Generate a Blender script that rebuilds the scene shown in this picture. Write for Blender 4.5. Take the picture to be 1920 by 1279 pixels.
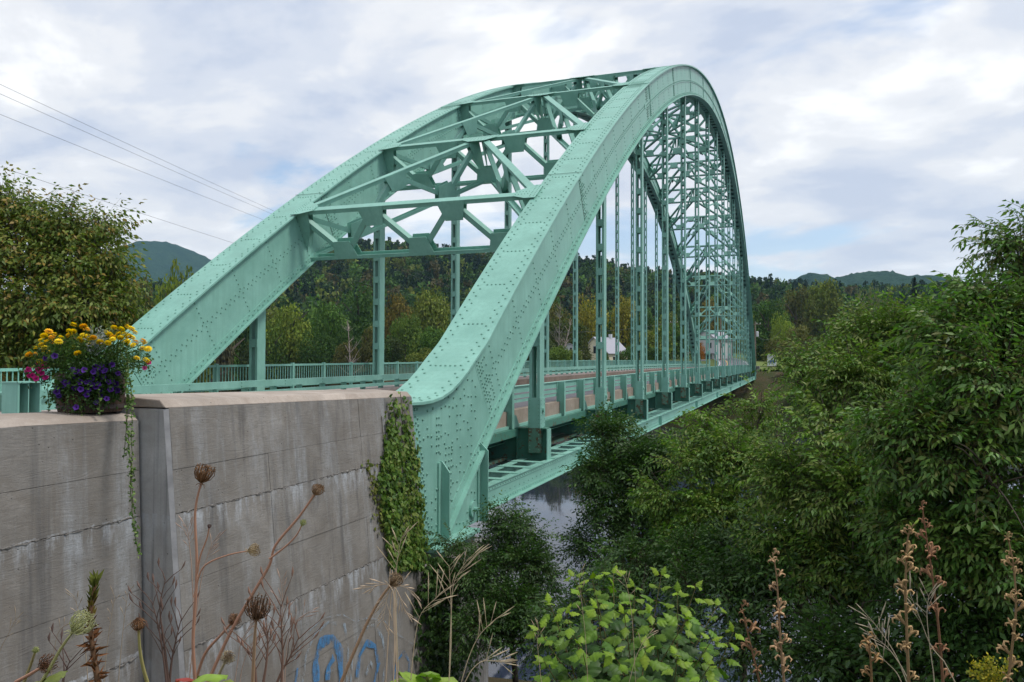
import bpy, bmesh, math, random
import numpy as np
from mathutils import Vector, Matrix

random.seed(7)
RNG = np.random.default_rng(11)
SC = bpy.context.scene
for o in list(bpy.data.objects):
    bpy.data.objects.remove(o)
COL = SC.collection
rad = math.radians

# ------------------------------------------------------------------ camera
YAW, PITCH, ROLL = 0.3458, 0.0240, 0.0032
FPX = 1463.27                                   # focal length in pixels of a 1920 px wide picture
_F = Vector((math.cos(YAW), math.sin(YAW), 0.0))
_R = Vector((math.sin(YAW), -math.cos(YAW), 0.0))
_U = Vector((0, 0, 1.0))
_F, _U = _F * math.cos(PITCH) + _U * math.sin(PITCH), _U * math.cos(PITCH) - _F * math.sin(PITCH)
_R, _U = _R * math.cos(ROLL) + _U * math.sin(ROLL), _U * math.cos(ROLL) - _R * math.sin(ROLL)
cd = bpy.data.cameras.new('camera')
cam = bpy.data.objects.new('camera', cd)
COL.objects.link(cam)
M = Matrix((_R, _U, -_F)).transposed().to_4x4()
cam.matrix_world = M
cd.sensor_width = 36.0
cd.lens = FPX / 1920 * 36.0
cd.clip_start = 0.05
cd.clip_end = 20000
SC.camera = cam

# ------------------------------------------------------------------ sky and sun
SUN_EL, SUN_AZ = rad(60), rad(-78)              # azimuth of the sun measured from +X towards +Y
world = bpy.data.worlds.new('World')
SC.world = world
world.use_nodes = True
nt = world.node_tree
nt.nodes.clear()
def wn(t, **k):
    n = nt.nodes.new(t)
    for a, b in k.items():
        setattr(n, a, b)
    return n
def wl(a, b):
    nt.links.new(a, b)
def wmath(op, a, b=None, clamp=False):
    n = wn('ShaderNodeMath', operation=op, use_clamp=clamp)
    for i, x in enumerate((a, b)):
        if x is None:
            continue
        if isinstance(x, (int, float)):
            n.inputs[i].default_value = x
        else:
            wl(x, n.inputs[i])
    return n.outputs[0]
def wramp(fac, stops, interp='EASE'):
    n = wn('ShaderNodeValToRGB')
    n.color_ramp.interpolation = interp
    e = n.color_ramp.elements
    while len(e) < len(stops):
        e.new(0.5)
    for el, (p, c) in zip(e, stops):
        el.position = p
        el.color = (c[0], c[1], c[2], 1) if isinstance(c, tuple) else (c, c, c, 1)
    wl(fac, n.inputs[0])
    return n.outputs[0]
def wmix(f, a, b):
    n = wn('ShaderNodeMix', data_type='RGBA')
    for s, x in ((0, f), (6, a), (7, b)):
        if isinstance(x, tuple):
            n.inputs[s].default_value = (*x, 1)
        elif isinstance(x, (int, float)):
            n.inputs[s].default_value = x
        else:
            wl(x, n.inputs[s])
    return n.outputs[2]
sky = wn('ShaderNodeTexSky')
sky.sky_type = 'NISHITA'
sky.sun_disc = False
sky.sun_elevation = SUN_EL
sky.sun_rotation = math.pi / 2 - SUN_AZ
tc = wn('ShaderNodeTexCoord')
sep = wn('ShaderNodeSeparateXYZ')
wl(tc.outputs['Generated'], sep.inputs[0])
zz = wmath('ADD', wmath('ABSOLUTE', sep.outputs[2]), 0.22)
px_ = wmath('DIVIDE', sep.outputs[0], zz)
py_ = wmath('DIVIDE', sep.outputs[1], zz)
cmb = wn('ShaderNodeCombineXYZ')
wl(px_, cmb.inputs[0]); wl(py_, cmb.inputs[1])
rotm = wn('ShaderNodeMapping')
rotm.inputs['Rotation'].default_value = (0, 0, -YAW - 0.25)
rotm.inputs['Scale'].default_value = (1.25, 0.95, 1)
rotm.inputs['Location'].default_value = (3.1, 1.7, 0)
wl(cmb.outputs[0], rotm.inputs[0])
def wnoise(scale, detail, rough, dist=0.0, off=0.0):
    n = wn('ShaderNodeTexNoise', noise_dimensions='3D')
    n.inputs['Scale'].default_value = scale
    n.inputs['Detail'].default_value = detail
    n.inputs['Roughness'].default_value = rough
    n.inputs['Distortion'].default_value = dist
    m = wn('ShaderNodeMapping')
    m.inputs['Location'].default_value = (off, off * 0.7, off)
    wl(rotm.outputs[0], m.inputs[0]); wl(m.outputs[0], n.inputs['Vector'])
    return n.outputs['Fac']
n_big = wnoise(0.85, 7, 0.55, 0.35)
n_mid = wnoise(2.3, 9, 0.56, 0.25, 4.3)
n_gap = wnoise(0.95, 6, 0.55, 0.3, 9.1)
shade = wmath('ADD', wmath('MULTIPLY', n_big, 0.5), wmath('MULTIPLY', n_mid, 0.5))
cloud = wramp(shade, [(0.40, (0.63, 0.70, 0.85)), (0.465, (0.79, 0.835, 0.93)), (0.515, (0.95, 0.965, 1.0)), (0.575, (1.18, 1.18, 1.18))])
gap = wramp(n_gap, [(0.555, 0.0), (0.63, 0.95)])
# brighter towards the horizon, as thin cloud seen edge on
hz = wramp(wmath('ABSOLUTE', sep.outputs[2]), [(0.0, 0.55), (0.30, 0.0)])
cloud = wmix(hz, cloud, (0.95, 0.965, 1.0))
blue = wn('ShaderNodeVectorMath', operation='SCALE')
wl(sky.outputs[0], blue.inputs[0]); blue.inputs[3].default_value = 1.0
bg1 = wn('ShaderNodeBackground'); wl(blue.outputs[0], bg1.inputs[0]); bg1.inputs[1].default_value = 0.11
bg2 = wn('ShaderNodeBackground'); wl(cloud, bg2.inputs[0]); bg2.inputs[1].default_value = 0.60
mx = wn('ShaderNodeMixShader')
inv = wmath('SUBTRACT', 1.0, wmath('MULTIPLY', gap, 0.8))
wl(inv, mx.inputs[0]); wl(bg1.outputs[0], mx.inputs[1]); wl(bg2.outputs[0], mx.inputs[2])
wo = wn('ShaderNodeOutputWorld'); wl(mx.outputs[0], wo.inputs[0])

sd = bpy.data.lights.new('sun', 'SUN')
sd.energy = 1.5
sd.angle = rad(14)
sd.color = (1.0, 0.96, 0.9)
sun = bpy.data.objects.new('sun', sd)
COL.objects.link(sun)
sdir = Vector((math.cos(SUN_EL) * math.cos(SUN_AZ), math.cos(SUN_EL) * math.sin(SUN_AZ), math.sin(SUN_EL)))
sun.rotation_euler = sdir.to_track_quat('Z', 'Y').to_euler()
sun.location = (-20, -30, 60)
sun['kind'] = 'helper'

vs = SC.view_settings
vs.view_transform = 'Standard'
vs.look = 'None'
vs.exposure = 0.72
vs.gamma = 1.0
vs.use_curve_mapping = False
SC.cycles.use_denoising = True
SC.cycles.max_bounces = 6
SC.cycles.diffuse_bounces = 3
SC.cycles.glossy_bounces = 3
SC.cycles.transmission_bounces = 3
SC.cycles.volume_bounces = 0
SC.cycles.caustics_reflective = False
SC.cycles.caustics_refractive = False

# ------------------------------------------------------------------ helpers
def ray(x, y):
    return _F + _R * ((x - 960) / FPX) - _U * ((y - 639.5) / FPX)
def at(x, y, D):
    """point of the place seen at photo pixel (x, y), D metres along the view axis"""
    return ray(x, y) * D
def atY(x, y, Y):
    d = ray(x, y)
    return d * (Y / d.y)
def atX(x, y, X):
    d = ray(x, y)
    return d * (X / d.x)

def tag(o, label=None, cat=None, group=None, kind=None):
    if label: o['label'] = label
    if cat: o['category'] = cat
    if group: o['group'] = group
    if kind: o['kind'] = kind
    return o
def empty(name, loc, label, cat, group=None):
    o = bpy.data.objects.new(name, None)
    o.empty_display_size = 0.2
    COL.objects.link(o)
    o.location = loc
    return tag(o, label, cat, group)
_done = {}
def link(name, me, parent=None, loc=None):
    o = bpy.data.objects.new(name, me)
    COL.objects.link(o)
    if parent is not None:
        o.parent = parent
        p, s = parent, Vector((0, 0, 0))
        o.matrix_parent_inverse = Matrix.Translation(-gloc(parent))
    if loc is not None:
        o.location = loc
    return o
def gloc(o):
    return Vector(o['_g']) if '_g' in o else (o.location.copy() if o.parent is None else Vector((0, 0, 0)))

class MB:
    """collects solids; build() links them as one mesh object, its origin at the middle of its foot"""
    def __init__(s):
        s.v = []; s.f = []; s.c = []; s.n = 0
    def add(s, vs, fs, col=None):
        k = s.n
        s.v.extend([tuple(p) for p in vs])
        s.f.extend([tuple(i + k for i in f) for f in fs])
        s.n += len(vs)
        if col is not None:
            s.c.extend([col] * len(vs))
        return s
    def hexa(s, p):      # 8 points: bottom 4 then top 4 (both counter-clockwise from above)
        return s.add(p, [(3, 2, 1, 0), (4, 5, 6, 7), (0, 1, 5, 4), (1, 2, 6, 5), (2, 3, 7, 6), (3, 0, 4, 7)])
    def box(s, x0, x1, y0, y1, z0, z1):
        return s.hexa([(x0, y0, z0), (x1, y0, z0), (x1, y1, z0), (x0, y1, z0), (x0, y0, z1), (x1, y0, z1), (x1, y1, z1), (x0, y1, z1)])
    def beam(s, a, b, w, h, up=(0, 0, 1), shift=0.0):
        a = Vector(a); b = Vector(b); d = (b - a).normalized(); up = Vector(up)
        sd_ = d.cross(up)
        if sd_.length < 1e-5:
            sd_ = d.cross(Vector((1, 0, 0)))
        sd_.normalize(); u = sd_.cross(d).normalized()
        sd_ *= w / 2; ua = u * (-h / 2 + shift); ub = u * (h / 2 + shift)
        return s.hexa([a - sd_ + ua, b - sd_ + ua, b + sd_ + ua, a + sd_ + ua, a - sd_ + ub, b - sd_ + ub, b + sd_ + ub, a + sd_ + ub])
    def prism(s, pts, ext):
        pts = [Vector(p) for p in pts]; e = Vector(ext); n = len(pts)
        v = pts + [p + e for p in pts]
        f = [tuple(range(n - 1, -1, -1)), tuple(range(n, 2 * n))]
        f += [(i, (i + 1) % n, n + (i + 1) % n, n + i) for i in range(n)]
        nrm = Vector((0, 0, 0))
        for i in range(n):
            nrm += pts[i].cross(pts[(i + 1) % n])
        if nrm.dot(e) < 0:
            f = [tuple(reversed(q)) for q in f]
        return s.add(v, f)
    def tube(s, pts, rs, k=6, caps=True, col=None):
        pts = [Vector(p) for p in pts]; n = len(pts)
        if isinstance(rs, (int, float)):
            rs = [rs] * n
        v = []
        ref = Vector((0.31, 0.52, 0.79))
        for i, p in enumerate(pts):
            d = (pts[min(i + 1, n - 1)] - pts[max(i - 1, 0)])
            if d.length < 1e-9: d = Vector((0, 0, 1))
            d.normalize()
            u = d.cross(ref)
            if u.length < .1: u = d.cross(Vector((1, 0, 0)))
            u.normalize(); w = d.cross(u)
            for j in range(k):
                t = 2 * math.pi * j / k
                v.append(p + (u * math.cos(t) + w * math.sin(t)) * rs[i])
        f = []
        for i in range(n - 1):
            for j in range(k):
                f.append((i * k + j, i * k + (j + 1) % k, (i + 1) * k + (j + 1) % k, (i + 1) * k + j))
        if caps:
            f.append(tuple(range(k - 1, -1, -1))); f.append(tuple((n - 1) * k + j for j in range(k)))
        return s.add(v, f, col)
    def lathe(s, prof, k=16, c=(0, 0, 0)):
        v = []; f = []
        for r, z in prof:
            for j in range(k):
                t = 2 * math.pi * j / k
                v.append((c[0] + r * math.cos(t), c[1] + r * math.sin(t), c[2] + z))
        for i in range(len(prof) - 1):
            for j in range(k):
                f.append((i * k + j, i * k + (j + 1) % k, (i + 1) * k + (j + 1) % k, (i + 1) * k + j))
        return s.add(v, f)
    def build(s, name, mat, parent=None, smooth=False, bevel=0.0):
        me = bpy.data.meshes.new(name)
        V = np.array([tuple(p) for p in s.v], float)
        org = np.array([(V[:, 0].min() + V[:, 0].max()) / 2, (V[:, 1].min() + V[:, 1].max()) / 2, V[:, 2].min()])
        me.from_pydata((V - org).tolist(), [], s.f)
        if s.c:
            at_ = me.color_attributes.new('col', 'FLOAT_COLOR', 'POINT')
            cc = np.ones((len(V), 4), np.float32); cc[:, :3] = np.array(s.c)
            at_.data.foreach_set('color', cc.ravel())
        me.update()
        if smooth:
            me.shade_smooth()
        me.materials.append(mat)
        o = link(name, me, parent)
        o.location = org
        o['_g'] = tuple(org)
        if bevel:
            b = o.modifiers.new('edge', 'BEVEL'); b.width = bevel; b.segments = 2; b.limit_method = 'ANGLE'
        return o

def np_mesh(name, V, quads=None, tris=None, col=None, mat=None, smooth=False):
    me = bpy.data.meshes.new(name)
    V = np.asarray(V, np.float32)
    ql = 0 if quads is None else len(quads); tl = 0 if tris is None else len(tris)
    me.vertices.add(len(V)); me.vertices.foreach_set('co', V.ravel())
    loops = []
    starts = []
    if ql:
        loops.append(np.asarray(quads, np.int32).ravel()); starts.append(np.arange(ql, dtype=np.int32) * 4)
    if tl:
        loops.append(np.asarray(tris, np.int32).ravel()); starts.append(ql * 4 + np.arange(tl, dtype=np.int32) * 3)
    loops = np.concatenate(loops); starts = np.concatenate(starts)
    me.loops.add(len(loops)); me.loops.foreach_set('vertex_index', loops)
    me.polygons.add(ql + tl); me.polygons.foreach_set('loop_start', starts)
    if col is not None:
        a_ = me.color_attributes.new('col', 'FLOAT_COLOR', 'POINT')
        cc = np.ones((len(V), 4), np.float32); cc[:, :3] = col
        a_.data.foreach_set('color', cc.ravel())
    me.update(calc_edges=True)
    if smooth:
        me.shade_smooth()
    if mat is not None:
        me.materials.append(mat)
    return me

# ------------------------------------------------------------------ materials
def new_mat(name):
    m = bpy.data.materials.new(name); m.use_nodes = True
    t = m.node_tree; t.nodes.clear()
    return m, t
class G:
    """small node-graph writer"""
    def __init__(s, t): s.t = t
    def n(s, typ, **k):
        x = s.t.nodes.new(typ)
        for a, b in k.items(): setattr(x, a, b)
        return x
    def set(s, inp, v):
        if v is None: return
        if hasattr(v, 'node'): s.t.links.new(v, inp)
        elif isinstance(v, tuple) and len(v) == 3 and inp.type == 'RGBA': inp.default_value = (*v, 1)
        else: inp.default_value = v
    def coord(s, kind='Object', scale=(1, 1, 1), rot=(0, 0, 0)):
        c = s.n('ShaderNodeTexCoord'); m = s.n('ShaderNodeMapping')
        s.t.links.new(c.outputs[kind], m.inputs[0]); m.inputs['Scale'].default_value = scale; m.inputs['Rotation'].default_value = rot
        return m.outputs[0]
    def pos(s, scale=(1, 1, 1), rot=(0, 0, 0)):
        c = s.n('ShaderNodeNewGeometry'); m = s.n('ShaderNodeMapping')
        s.t.links.new(c.outputs['Position'], m.inputs[0]); m.inputs['Scale'].default_value = scale; m.inputs['Rotation'].default_value = rot
        return m.outputs[0]
    def noise(s, vec, scale, detail=4, rough=.5, dist=0.0):
        n = s.n('ShaderNodeTexNoise'); s.t.links.new(vec, n.inputs['Vector'])
        n.inputs['Scale'].default_value = scale; n.inputs['Detail'].default_value = detail
        n.inputs['Roughness'].default_value = rough; n.inputs['Distortion'].default_value = dist
        return n.outputs['Fac']
    def ramp(s, f, stops):
        n = s.n('ShaderNodeValToRGB'); e = n.color_ramp.elements
        while len(e) < len(stops): e.new(.5)
        for el, (p, c) in zip(e, stops):
            el.position = p; el.color = (*c, 1) if isinstance(c, tuple) else (c, c, c, 1)
        s.t.links.new(f, n.inputs[0]); return n.outputs[0]
    def mix(s, f, a, b, mode='MIX'):
        n = s.n('ShaderNodeMix', data_type='RGBA', blend_type=mode)
        s.set(n.inputs[0], f); s.set(n.inputs[6], a); s.set(n.inputs[7], b); return n.outputs[2]
    def math(s, op, a, b=None, clamp=False):
        n = s.n('ShaderNodeMath', operation=op, use_clamp=clamp); s.set(n.inputs[0], a); s.set(n.inputs[1], b); return n.outputs[0]
    def bump(s, h, strength=.3, dist=.01):
        n = s.n('ShaderNodeBump'); n.inputs['Strength'].default_value = strength; n.inputs['Distance'].default_value = dist
        s.t.links.new(h, n.inputs['Height']); return n.outputs[0]
    def bsdf(s, col, rough=.6, spec=.5, normal=None, metal=0.0):
        b = s.n('ShaderNodeBsdfPrincipled'); s.set(b.inputs['Base Color'], col); s.set(b.inputs['Roughness'], rough)
        b.inputs['Specular IOR Level'].default_value = spec; b.inputs['Metallic'].default_value = metal
        if normal is not None: s.t.links.new(normal, b.inputs['Normal'])
        return b.outputs[0]
    def out(s, sh):
        o = s.n('ShaderNodeOutputMaterial'); s.t.links.new(sh, o.inputs[0])
def simple(name, col, rough=.6, spec=.4, var=.15, scale=6.0):
    m, t = new_mat(name); g = G(t)
    f = g.noise(g.pos(), scale, 5, .6)
    lo = tuple(c * (1 - var) for c in col); hi = tuple(min(1, c * (1 + var)) for c in col)
    g.out(g.bsdf(g.ramp(f, [(.3, lo), (.7, hi)]), rough, spec)); return m
def attr_mat(name, rough=.55, spec=.25, transl=.3, tint=True, bumpy=False):
    """colour from the 'col' attribute, multiplied by the object's own colour"""
    m, t = new_mat(name); g = G(t)
    a = g.n('ShaderNodeVertexColor'); a.layer_name = 'col'
    c = a.outputs[0]
    if tint:
        oi = g.n('ShaderNodeObjectInfo'); c = g.mix(1.0, c, oi.outputs['Color'], 'MULTIPLY')
    b = g.bsdf(c, rough, spec)
    if transl:
        tr = g.n('ShaderNodeBsdfTranslucent'); g.set(tr.inputs[0], g.mix(1.0, c, (1.0, 1.3, .5), 'MULTIPLY'))
        mxs = g.n('ShaderNodeMixShader'); mxs.inputs[0].default_value = transl
        t.links.new(b, mxs.inputs[1]); t.links.new(tr.outputs[0], mxs.inputs[2]); b = mxs.outputs[0]
    g.out(b); return m
def paint(name, base, rustiness=0.0):
    m, t = new_mat(name); g = G(t)
    p = g.pos()
    f = g.noise(p, 1.3, 6, .6); st = g.noise(g.pos((9, 9, .6)), 1.0, 5, .65)
    fine = g.noise(p, 38, 3, .6)
    c = g.mix(g.ramp(f, [(.35, 0.0), (.7, 1.0)]), tuple(x * .84 for x in base), tuple(min(1, x * y) for x, y in zip(base, (1.16, 1.08, 1.10))))
    c = g.mix(g.math('MULTIPLY', g.ramp(st, [(.46, 0.0), (.68, 1.0)]), .55), c, tuple(x * y for x, y in zip(base, (.80, .80, .78))))
    c = g.mix(g.math('MULTIPLY', g.ramp(fine, [(.55, 0.0), (.75, 1.0)]), .18), c, tuple(x * .7 for x in base))
    if rustiness:
        r1 = g.noise(p, 5.5, 8, .7); lo = .62 - .22 * rustiness
        c = g.mix(g.ramp(r1, [(lo, 0.0), (lo + .1, 1.0)]), c, g.mix(g.noise(p, 30, 4, .6), (.05, .03, .018), (.17, .075, .03)))
    nb = g.bump(g.noise(p, 25, 5, .6), .12, .004)
    g.out(g.bsdf(c, g.ramp(f, [(.3, .42), (.7, .55)]), .4, nb)); return m
MINT = (.222, .475, .392)
M_PAINT = paint('bridge_paint', MINT, 0)
M_RUSTY = paint('rusting_bridge_paint', (.105, .235, .175), .62)
M_FLOOR = paint('shaded_floor_beam_paint', (.070, .215, .160), .25)  # bridge paint darkened: the shade below the deck is put into the colour
M_RIVET = paint('dirty_shaded_rivet_paint', (.150, .345, .275), 0)  # darker than the plates: dirt plus shadow round the heads, put into the colour

M_SEAM = simple('dirty_seam', (.035, .075, .06), .9, .1)
def concrete(name, base, board=True, top=False):
    m, t = new_mat(name); g = G(t)
    p = g.pos()
    big = g.noise(p, .9, 6, .6); mid = g.noise(p, 4.5, 7, .65); fine = g.noise(p, 55, 4, .6)
    streak = g.noise(g.pos((3.2, 3.2, .22)), 1.0, 7, .68)
    streak2 = g.noise(g.pos((7.5, 7.5, .16)), 1.0, 5, .6)
    c = g.mix(g.ramp(big, [(.32, 0.0), (.68, 1.0)]), tuple(x * .68 for x in base), tuple(x * 1.15 for x in base))
    c = g.mix(g.math('MULTIPLY', g.ramp(g.noise(p, 2.1, 8, .7, .8), [(.44, 0.0), (.62, 1.0)]), .5), c, tuple(x * y for x, y in zip(base, (.62, .56, .50))))
    c = g.mix(g.math('MULTIPLY', g.ramp(mid, [(.4, 0.0), (.7, 1.0)]), .45), c, tuple(x * .66 for x in base))
    if not top:
        c = g.mix(g.math('MULTIPLY', g.math('MULTIPLY', g.ramp(streak, [(.50, 0.0), (.68, 1.0)]), g.ramp(g.noise(g.pos((14, 14, 5)), 1.0, 6, .7), [(.35, .25), (.62, 1.0)])), .60), c, (.40, .43, .46))
        c = g.mix(g.math('MULTIPLY', g.ramp(streak2, [(.54, 0.0), (.70, 1.0)]), .6), c, (.085, .085, .088))
        # lime crust that creeps along and below the pour joints
        sx = g.n('ShaderNodeSeparateXYZ'); t.links.new(p, sx.inputs[0])
        wob = g.math('ADD', sx.outputs[2], g.math('MULTIPLY', g.noise(p, 9, 6, .7), .09))
        for zj, wd in ((-1.62, .34), (-3.03, .50)):
            dd = g.math('SUBTRACT', zj, wob)
            fac = g.math('MULTIPLY', g.math('GREATER_THAN', dd, -.03), g.ramp(g.math('DIVIDE', dd, wd), [(0.0, .8), (1.0, 0.0)]))
            fac = g.math('MULTIPLY', fac, g.ramp(g.noise(g.pos((5, 5, 1.1)), 1.6, 6, .7), [(.46, 0.0), (.62, 1.0)]))
            c = g.mix(fac, c, (.46, .49, .53))
    pits = g.n('ShaderNodeTexVoronoi'); t.links.new(p, pits.inputs['Vector']); pits.inputs['Scale'].default_value = 13
    pt = g.ramp(pits.outputs['Distance'], [(.06, 1.0), (.13, 0.0)])
    sel = g.ramp(g.noise(p, 6.0, 2, .5), [(.5, 0.0), (.62, 1.0)])
    pt = g.math('MULTIPLY', pt, sel)
    c = g.mix(g.math('MULTIPLY', pt, .75), c, (.05, .048, .045))
    c = g.mix(g.math('MULTIPLY', g.ramp(fine, [(.45, 0.0), (.7, 1.0)]), .35), c, tuple(x * .6 for x in base))
    h = g.math('ADD', g.math('MULTIPLY', mid, .5), g.math('MULTIPLY', fine, .25))
    if board:
        gr = g.noise(g.pos((1.6, 1.6, 11)), 1.3, 6, .62, 3.2)
        h = g.math('ADD', h, g.math('MULTIPLY', gr, .9))
        c = g.mix(g.math('MULTIPLY', g.ramp(gr, [(.46, 0.0), (.62, 1.0)]), .22), c, tuple(x * .6 for x in base))
    h = g.math('SUBTRACT', h, g.math('MULTIPLY', pt, .9))
    g.out(g.bsdf(c, .88, .2, g.bump(h, .5, .012))); return m
M_CONC = concrete('board_marked_concrete', (.255, .240, .222))
M_CONC_BLUE = concrete('grey_concrete', (.46, .457, .455), board=False)
M_COPE = concrete('coping_concrete', (.40, .345, .30), board=False, top=True)
M_SLAB = concrete('slab_concrete', (.36, .30, .245), board=False, top=True)
M_WALK = concrete('sidewalk_concrete', (.44, .38, .36), board=False, top=True)
M_DARK = simple('wheel_black', (.06, .055, .05), .95, .1)  # near-black, used on the car wheels
M_ASPH = simple('asphalt', (.135, .13, .145), .9, .25, .18, 14)
M_YEL = simple('yellow_road_paint', (.62, .38, .06), .7, .3)
M_WHT = simple('white_road_paint', (.72, .72, .70), .7, .3)
M_BARK = simple('bark', (.085, .07, .055), .9, .2, .35, 9)
M_PALEBARK = simple('pale_dead_bark', (.36, .30, .26), .9, .2, .3, 6)
M_GREYBARK = simple('grey_bark', (.20, .185, .16), .9, .2, .35, 9)
M_WOOD = simple('weathered_pole_wood', (.20, .165, .13), .9, .2, .3, 5)
M_LEAF = attr_mat('leaf', .5, .35, .32)
M_FAR = attr_mat('far_foliage', .75, .12, .22)
M_PETAL = attr_mat('petal', .6, .2, .25)
M_DRY = attr_mat('dry_stalk', .8, .2, .1)
M_WIRE = simple('wire', (.10, .10, .115), .6, .3)
M_HOUSE = simple('cream_clapboard', (.66, .60, .45), .7, .3, .06)
M_WHITEP = simple('white_house_paint', (.56, .58, .60), .6, .3, .06)
M_ROOF = simple('grey_metal_roof', (.33, .33, .38), .55, .5, .1)
M_GLASSD = simple('dark_window_glass', (.03, .035, .045), .12, .6, .05)
M_BLUE = simple('blue_sign_print', (.03, .10, .42), .5, .4, .05)
# ------------------------------------------------------------------ ground, river, road
Aa, Ww, X1, PP = 6.7865, 9.4748, 20.9008, 7.82      # near arch plane, spacing of the arches, first hanger, panel
YL = Aa + Ww
XS = X1 - .7611 * PP; XE = X1 + 15 * PP + .7611 * PP
ZS, RISE = -1.2877, 24.132
NH = 16
ROAD_Z = -1.62
def camber(x):
    u = min(1, max(0, (x - 12) / (148 - 12)))
    return .22 * 4 * u * (1 - u)
def sstep(a, b, x):
    t = np.clip((x - a) / (b - a), 0, 1); return t * t * (3 - 2 * t)
WATER_Z = -11.0
_sky = [(-900, 505), (-300, 510), (180, 528), (300, 540), (400, 535), (440, 505), (560, 474), (690, 462), (780, 467), (880, 478), (1000, 486), (1100, 493), (1180, 509), (1240, 516), (1330, 522),
        (1420, 529), (1500, 538), (1600, 542), (1730, 540), (1920, 530), (2600, 520)]
_az = np.array([math.atan2(ray(x, y).y, ray(x, y).x) for x, y in _sky])[::-1]
_el = np.array([math.atan2(ray(x, y).z, math.hypot(ray(x, y).x, ray(x, y).y)) for x, y in _sky])[::-1]
def gheight(x, y):
    x = np.asarray(x, float); y = np.asarray(y, float)
    r = np.hypot(x, y); az = np.arctan2(y, x)
    near = -1.75 - .37 * np.clip(x - .6, 0, 60)
    near = np.maximum(near, -13)
    far = -13 + sstep(124, 147, x) * 11.0
    far = far + .012 * np.clip(x - 147, 0, 150)
    h = np.where(x < 80, near, far)
    E = np.interp(az, _az, _el)
    crest = np.tan(E) * 640 - 12
    h = h + np.clip(crest, 0, None) * sstep(250, 640, r) * sstep(150, 260, x)
    h = h + .10 * np.sin(x * 1.7 + y * .9) * np.cos(y * 1.3 - x * .4) * np.exp(-r / 60)
    return h
def gz(x, y): return float(gheight(x, y))

nr, na = 150, 300
rr = .4 * (4200 / .4) ** (np.arange(nr) / (nr - 1)); aa = np.linspace(-math.pi, math.pi, na, endpoint=False)
Rg, Ag = np.meshgrid(rr, aa, indexing='ij')
gx = Rg * np.cos(Ag); gy = Rg * np.sin(Ag)
gv = np.stack([gx, gy, gheight(gx, gy)], -1).reshape(-1, 3)
gv = np.vstack([gv, [[0, 0, gz(0, 0)]]])
ii, jj = np.meshgrid(np.arange(nr - 1), np.arange(na), indexing='ij')
q = np.stack([ii * na + jj, (ii + 1) * na + jj, (ii + 1) * na + (jj + 1) % na, ii * na + (jj + 1) % na], -1).reshape(-1, 4)
t0 = np.stack([np.full(na, len(gv) - 1), np.arange(na), (np.arange(na) + 1) % na], -1)
m, t = new_mat('earth_and_grass'); g = G(t)
f1 = g.noise(g.pos(), .35, 6, .6); f2 = g.noise(g.pos(), 3.0, 6, .65)
c = g.mix(g.ramp(f1, [(.4, 0.0), (.62, 1.0)]), (.045, .055, .018), (.085, .062, .036))
c = g.mix(g.math('MULTIPLY', g.ramp(f2, [(.4, 0.0), (.7, 1.0)]), .5), c, (.03, .032, .014))
g.out(g.bsdf(c, .95, .1, g.bump(f2, .8, .15)))
M_GROUND = m
tag(link('ground', np_mesh('ground', gv, q, t0, mat=M_GROUND, smooth=True)), kind='structure')

m, t = new_mat('river_water'); g = G(t)
w = g.noise(g.pos((.35, .12, 1)), 1.0, 3, .5)
b = g.n('ShaderNodeBsdfPrincipled'); b.inputs['Base Color'].default_value = (.035, .045, .075, 1)
b.inputs['Roughness'].default_value = .04; b.inputs['IOR'].default_value = 1.33; b.inputs['Specular IOR Level'].default_value = .9
b.inputs['Specular Tint'].default_value = (.86, .90, 1, 1)
t.links.new(g.bump(w, .10, .05), b.inputs['Normal']); g.out(b.outputs[0])
wb = MB(); wb.add([(10, -900, WATER_Z), (150, -900, WATER_Z), (150, 900, WATER_Z), (10, 900, WATER_Z)], [(0, 1, 2, 3)])
tag(wb.build('river', m), kind='structure')

# road: approach, bridge deck, and the rising road on the far bank
def road_mid(x):
    s = max(0.0, x - 148); return 11.2 + .0013 * s * s * (1 if s < 130 else 1), ROAD_Z + camber(x) + .030 * s
def road_strip(name, off0, off1, xs, dz, mat, kind='structure', curb=None):
    V = []; F = []
    for x in xs:
        yc, z = road_mid(x); e = 1.0
        yc2, _ = road_mid(x + e); d = Vector((e, yc2 - yc, 0)).normalized(); nrm = Vector((-d.y, d.x, 0))
        for o in (off0, off1):
            p = Vector((x, yc, z + dz)) + nrm * o; V.append(tuple(p))
    for i in range(len(xs) - 1):
        F.append((2 * i, 2 * i + 2, 2 * i + 3, 2 * i + 1))
    b = MB(); b.add(V, [tuple(reversed(f)) if False else f for f in F])
    # turn faces upwards
    o = b.build(name, mat); tag(o, kind=kind); return o
xs_road = list(np.linspace(-60, 12, 10)) + list(np.linspace(14, 148, 46)) + list(np.linspace(152, 300, 40))
road_strip('road', -3.55, 3.25, xs_road, 0.0, M_ASPH)
for o_ in (1.02, 1.26):
    road_strip('road_marking', o_ - .05, o_ + .05, xs_road, .006, M_YEL)
road_strip('road_marking', -3.0, -2.9, xs_road, .006, M_WHT)
road_strip('road_marking', 2.85, 2.95, xs_road, .006, M_WHT)
b = MB(); b.box(-60, 12.55, 6.95, 24, -9, -1.66)
tag(b.build('road_embankment', M_GROUND), kind='structure')
b = MB(); b.box(-60, 12.5, 14.46, 16.9, -1.64, -1.16)
tag(b.build('pavement', M_WALK), kind='structure')
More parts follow.
